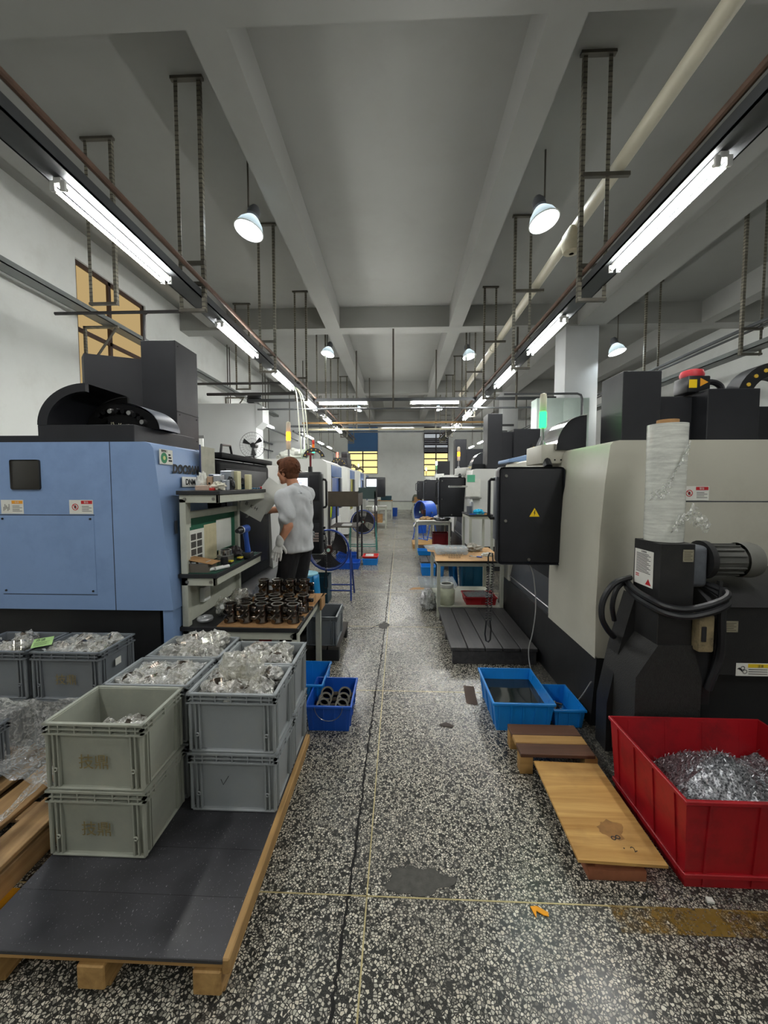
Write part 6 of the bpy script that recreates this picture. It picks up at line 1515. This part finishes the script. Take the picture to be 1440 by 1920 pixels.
# ================================================================= DEEPER IN THE AISLE, RIGHT
bench('pale work table deep on the right with red bucket underneath', .37, 1.12, 8.4, 9.2, .79, M('table_grey', (150, 148, 140), .7, var=.1), None)
tub('red_bucket', 'dark red tub under the deep right table', (.95, 8.9, 0), .36, .36, .5, M('tub_red', (130, 22, 30), .5, var=.1), ribs=2, cat='bin')
lump('rag', 'tan rag heap on the deep right table', 'rag', (.62, 8.75, .81), (.16, .1, .06), 81, M('rag_tan', (178, 146, 106), .9, var=.2), .4)
lump('swarf_coil', 'tangled silver chips on the deep right table', 'metal chips', (.95, 8.7, .83), (.16, .12, .08), 82, m_chips, .6)
t = thing('white_cloth', 'white cloth hanging over the edge of the deep right table', 'cloth', (.45, 8.42, .795)); MB().prism([(-.06, 0), (.35, 0), (.35, .012), (-.04, .012), (-.12, -.12), (-.135, -.115)], 'Y', 0, .2).build('sheet', m_paper, t)
def floor_fan(label, loc, R, rz, m_ring, stand=True, drum=.1, legm=None, tilt=0.0, blades=3, hub=M('hub_rust', (120, 62, 48), .6, var=.2)):
    """drum fan on an A-frame; axis along local Y"""
    t = thing('floor_fan', label, 'fan', (loc[0], loc[1], 0), rz); zc = loc[2]
    MB().lathe([(R * .97, -drum / 2), (R, -drum / 2), (R, drum / 2), (R * .97, drum / 2), (R * .97, -drum / 2)], (0, 0, zc), 36, 'Y').build('ring', m_ring, t)
    MB().torus((0, -drum / 2, zc), R, .014, 'Y', 36, 8).build('front_hoop', m_ring, t)
    g = MB()
    for k in range(1, 13):
        g.torus((0, -drum / 2 - .004, zc), R * k / 13, .0018, 'Y', 28, 4); g.torus((0, drum / 2, zc), R * k / 13, .0022, 'Y', 28, 4)
    for k in range(32):
        a = 2 * PI * k / 32; g.cyl((R * .12 * math.cos(a), -drum / 2 - .004, zc + R * .12 * math.sin(a)), (R * math.cos(a), -drum / 2 - .004, zc + R * math.sin(a)), .0018, seg=4, caps=False)
    o = g.build('grille', m_blackp, t, smooth=False); o['kind'] = 'stuff'
    hb = MB().cyl((0, -drum * .3, zc), (0, drum * .6, zc), R * .2, seg=18).build('hub', hub, t)
    MB().cyl((0, -drum / 2 - .012, zc), (0, -drum / 2 - .003, zc), R * .09, seg=14).build('badge', M('badge_pale', (170, 206, 190), .5, var=0), hb)
    for k in range(blades):
        a0 = 2 * PI * k / blades + .5
        def bl(u, v, a0=a0):
            r = R * (.18 + .74 * u); a = a0 + (v - .5) * (.95 + .5 * u); return (r * math.cos(a), -.02 + .05 * (v - .5), zc + r * math.sin(a))
        MB().grid(bl, 6, 4).build('blade', M('blade_dark', (52, 48, 50), .45, metal=.3, var=.1), t)
    if stand:
        lm = legm or m_ring
        for s in (-1, 1):
            x = s * (R + .02)
            MB().tube([(x, 0, zc), (x + s * .03, -.2, 0)], .013, 8).build('leg', lm, t); MB().tube([(x, 0, zc), (x + s * .03, .2, 0)], .013, 8).build('leg', lm, t)
            MB().cyl((s * R, 0, zc), (s * (R + .035), 0, zc), .018, seg=10).build('pivot', m_screw, t)
        for y, z in ((-.16, .13), (.16, .13)): MB().tube([(-R - .04, y, z), (R + .04, y, z)], .011, 8).build('crossbar', lm, t)
    return t
m_fanb = M('fan_blue', (30, 58, 132), .4, var=.06)
floor_fan('large blue drum fan on a stand behind the worker', (-.99, 5.45, .675), .285, 0, m_fanb)
floor_fan('smaller looking blue drum fan with green stand farther back', (-.86, 9.3, .7), .28, 0, m_fanb, legm=M('stand_green', (70, 140, 130), .5))
floor_fan('blue barrel fan lying turned sideways deep on the right', (.72, 10.6, .85), .3, math.radians(-60), M('fan_blue_bright', (30, 84, 186), .35, var=.05), drum=.34)
floor_fan('olive drum fan on thin legs near the back wall', (.95, 20.5, .75), .32, math.radians(60), M('fan_olive', (86, 88, 74), .6), drum=.25)
bench('grey work table farther back on the right', .5, 1.15, 12.6, 13.4, .8, M('table_grey', (150, 148, 140), .7, var=.1), None)
lump('rag', 'dark cloth heap on the farther grey table', 'rag', (.85, 12.9, .86), (.2, .15, .09), 91, M('rag_dark', (74, 72, 74), .9, var=.2), .4)
tub('plastic_crate', 'blue crate under farther grey table', (.7, 12.9, 0), .4, .4, .3, m_bc)
bench('brown topped work table near the back wall, right side', .62, 1.2, 17.5, 18.4, .8, m_card, None)
block('carton', 'brown carton on the table near back wall', .7, .95, 17.6, 17.9, .22, m_card, z=.8005, cat='box')
t = thing('pallet', 'yellowish pallet on the floor behind deep right table', 'pallet', (.75, 10.0, 0))
for i in range(5): MB().box(-.4, .4, -.4 + i * .17, -.28 + i * .17, .09, .115).build('deck_board', m_ltw, t, smooth=False)
for x in (-.36, 0, .36): MB().box(x - .04, x + .04, -.4, .4, 0, .09).build('stringer', m_ltw, t, smooth=False)
t = thing('duck_board', 'second black standing platform deeper on the right', 'platform', (.72, 7.75, 0))
for i in range(4): MB().box(-.3 + i * .15, -.16 + i * .15, -.5, .5, .12, .15, .003, 1).build('slat', m_plat, t)
for y in (-.46, .46): MB().box(-.28, .28, y - .03, y + .03, 0, .12).build('bearer', m_plat, t, smooth=False)
tub('plastic_crate', 'bright blue flat crate on second black platform', (.55, 8.05, .1505), .32, .3, .1, m_bc2)
# ================================================================= DEEPER IN THE AISLE, LEFT
m_brn = M('steel_brown', (70, 62, 50), .55, metal=.2, var=.2)
t = thing('inspection_stand', 'tall dark steel stand with brown front plate in the left row', 'stand', (-1.1, 8.1, 0))
for x in (-.28, .28):
    for y in (-.45, .45): MB().box(x - .018, x + .018, y - .018, y + .018, 0, 1.3, .002, 1).build('post', M('stand_black', (42, 40, 42), .5), t)
MB().box(-.3, .3, -.48, -.47, 1.18, 1.46).build('front_plate', m_brn, t, smooth=False); MB().box(-.3, .3, -.47, .47, 1.16, 1.18).build('upper_tray', m_brn, t, smooth=False); MB().box(-.28, .28, -.45, .45, .74, .755).build('lower_tray', m_brn, t, smooth=False)
MB().box(.29, .3, -.47, .47, 1.18, 1.42).build('side_plate', m_brn, t, smooth=False)
tag(MB().box(-1.15, -.95, 7.7, 7.9, .756, .8, .02).build('cotton_gloves', m_glove), 'pair of off-white gloves on the lower tray of steel stand', 'glove')
t = thing('inspection_stand', 'second dark steel stand with green back plate farther left', 'stand', (-.95, 12.3, 0))
for x in (-.28, .22):
    for y in (-.45, .45): MB().box(x - .02, x + .02, y - .02, y + .02, 0, 1.4, .002, 1).build('post', M('stand_black', (42, 40, 42), .5), t)
MB().box(-.28, .24, -.47, -.46, 1.15, 1.5).build('front_plate', M('plate_green', (34, 52, 50), .5), t, smooth=False); MB().box(-.28, .24, -.46, .46, .72, .735).build('lower_tray', m_brn, t, smooth=False)
lump('white_jug', 'white jug standing on second steel stand tray', 'jug', (-.75, 12.0, .84), (.08, .08, .11), 95, m_white, .15)
bench('pale bench with carton at the far left of the aisle', -1.2, -.45, 14.0, 14.9, .8, M('table_grey', (150, 148, 140), .7, var=.1), .2)
block('carton', 'orange brown carton on lower shelf of far left bench', -.95, -.6, 14.1, 14.5, .3, m_card, z=.2005, cat='box')
bench('dark topped bench near back wall on the left', -1.0, -.3, 18.0, 19.0, .85, m_card, None)
tub('plastic_crate', 'teal tray on the dark topped bench near back wall', (-.6, 18.4, .8505), .5, .5, .2, M('tray_teal', (28, 62, 74), .5))
tub('blue_bucket', 'small blue bucket on the floor before back wall', (-.22, 19.5, 0), .28, .28, .42, m_bc, ribs=2, cat='bucket')
tub('plastic_crate', 'long blue crate on floor behind the large blue fan', (-1.05, 7.4, 0), .6, .36, .13, m_bc, cat='crate')
tub('plastic_crate', 'blue crate farther behind large blue fan', (-1.1, 8.2, 0), .42, .4, .13, m_bc)
tub('plastic_crate', 'light blue crate holding a red tray in the left aisle', (-.57, 7.75, 0), .3, .3, .13, m_bc2)
t = tub('plastic_tray', 'red tray with white parts stacked on light blue crate', (-.57, 7.78, .131), .3, .34, .045, M('tray_red', (206, 50, 46), .5), ribs=2, cat='tray')
MB().box(-.1, .06, -.1, .1, .006, .05, .004).build('white_part', m_white, t)
t = thing('black_crate', 'dark teal mesh crate beside the worker and blue fan', 'crate', (-1.12, 5.25, 0))
open_box(.34, .3, .36, .01).build('body', M('crate_teal', (14, 54, 66), .5, var=.1), t, smooth=False)
for i in range(5): MB().box(-.16 + i * .075, -.135 + i * .075, -.155, -.149, .05, .32).build('rib', M('crate_teal', (14, 54, 66), .5, var=.1), t, smooth=False)
t = thing('broom_handle', 'yellow green sleeved stick leaning on white drilling centre', 'stick', (-1.42, 7.95, .5)); MB().cyl((-.05, -.02, -.5), (.03, .02, .55), .012, seg=8).build('stick', m_steel, t); MB().cyl((.015, .01, .42), (.05, .02, .8), .018, seg=8).build('sleeve', M('sleeve_lime', (206, 232, 40), .6, var=0), t)
t = thing('coiled_cord', 'black coiled cord hanging before the large blue fan', 'cord', (-.94, 4.95, .3))
MB().tube(coil((.0, 0, .62), (0, 0, .2), .012, 20), .004, 5).build('coil', m_blackp, t); MB().tube([(0, 0, .2), (-.03, 0, .02), (-.02, 0, -.04), (.0, 0, -.05), (.02, 0, -.03), (.02, 0, .04), (0, 0, .2)], .008, 6).build('loop', m_blackp, t)
MB().tube([(0, 0, .62), (-.02, -.15, .8), (-.02, -.45, .82)], .006, 6).build('lead', m_blackp, t)
# pedestal fan with wire guard behind the worker
t = thing('pedestal_fan', 'black wire guard pedestal fan above the blue machine door', 'fan', (-2.63, 7.0, 0))
MB().cyl((0, 0, 0), (0, 0, 2.26), .016, seg=8).build('pole', m_blackp, t); MB().lathe([(.0, 0), (.2, 0), (.2, .02), (.03, .05)], seg=20).build('foot', m_blackp, t)
g = MB().torus((0, -.06, 2.3), .23, .004, 'Y', 36, 5)
for k in range(1, 4): g.torus((0, -.075, 2.3), .23 * k / 4, .0016, 'Y', 28, 4)
for k in range(28):
    a = 2 * PI * k / 28; g.cyl((.03 * math.cos(a), -.08, 2.3 + .03 * math.sin(a)), (.23 * math.cos(a), -.06, 2.3 + .23 * math.sin(a)), .0016, seg=4, caps=False)
o = g.build('guard', m_blackp, t, smooth=False); o['kind'] = 'stuff'
MB().cyl((0, -.04, 2.3), (0, .12, 2.3), .05, .04, 14).build('motor', m_blackp, t)
for k in range(3):
    a0 = 2 * PI * k / 3 + .6
    MB().grid(lambda u, v, a0=a0: ((.03 + .16 * u) * math.cos(a0 + (v - .5) * .5), -.05 + .02 * (v - .5), 2.3 + (.03 + .16 * u) * math.sin(a0 + (v - .5) * .5)), 4, 3).build('blade', m_blackp, t)
MB().tube([(-.0, .02, 2.1), (-.15, .0, 2.1), (-.2, 0, 2.05), (-.2, 0, 1.95)], .012, 6).build('side_arm', m_blackp, t)
tag(MB().box(-3.9, -3.72, 10.0, 10.4, 3.69, 3.78, .02).ball((-3.75, 10.1, 3.85), (.2, .1, .1)).build('black_bundle', m_blackp), 'black bundle lying on top of left masonry stub', 'bundle')
# pale hoses dropping from the left tray, sack on the machine
for i, (x, y) in enumerate(((-2.13, 8.25), (-2.05, 8.35), (-1.98, 8.3))):
    cord('air_hose', ['pale air hose dropping at the left of three from tray', 'pale air hose dropping in the middle of three from tray', 'pale air hose dropping at the right of three from tray'][i], [(-2.22, y, 3.67), (-2.16 + .05 * i, y, 3.5), (x, y, 3.1), (x + .03, y, 2.6), (x + .05, y + .03, 2.135)], .012, M('hose_pale', (206, 208, 190), .5, var=.05), 'hose')
lump('white_sack', 'crumpled whitish sack lying on the first drilling centre', 'sack', (-2.3, 8.5, 2.2), (.32, .25, .16), 97, M('sack_white', (206, 208, 200), .9, var=.1), .35)
t = thing('whiteboard', 'white notice board leaning behind the blue machine at left edge', 'board', (-3.6, 5.3, 1.7)); MB().box(-1.6, .9, 0, .03, -1.7, .55, .004).build('panel', m_white, t); MB().box(-1.62, .92, -.006, 0, .53, .57).build('top_rail', m_steel, t)
import math, numpy as np
F=730.; H=1.6; CX=720.; CY=960.
PITCH=math.radians(3.2); YAW=math.radians(2.2)
SH=CY-F*math.tan(PITCH)-908   # extra px shift
def basis():
    f=np.array([-math.sin(YAW)*math.cos(PITCH), math.cos(YAW)*math.cos(PITCH), -math.sin(PITCH)])
    r=np.array([math.cos(YAW), math.sin(YAW),0]); u=np.cross(r,f); return r,u,f
R,U,Fw=basis(); C=np.array([0,0,H])
def ray(x,y):
    return Fw + R*(x-CX)/F - U*(y+SH-CY)/F
def oz(x,y,z): d=ray(x,y); t=(z-H)/d[2]; return np.round(C+d*t,3)
def oy(x,y,Y): d=ray(x,y); t=Y/d[1]; return np.round(C+d*t,3)
def ox(x,y,X): d=ray(x,y); t=X/d[0]; return np.round(C+d*t,3)
def pj(X,Y,Z):
    v=np.array([X,Y,Z])-C; w=v@Fw; return np.round([CX+F*(v@R)/w, CY-SH-F*(v@U)/w],1)
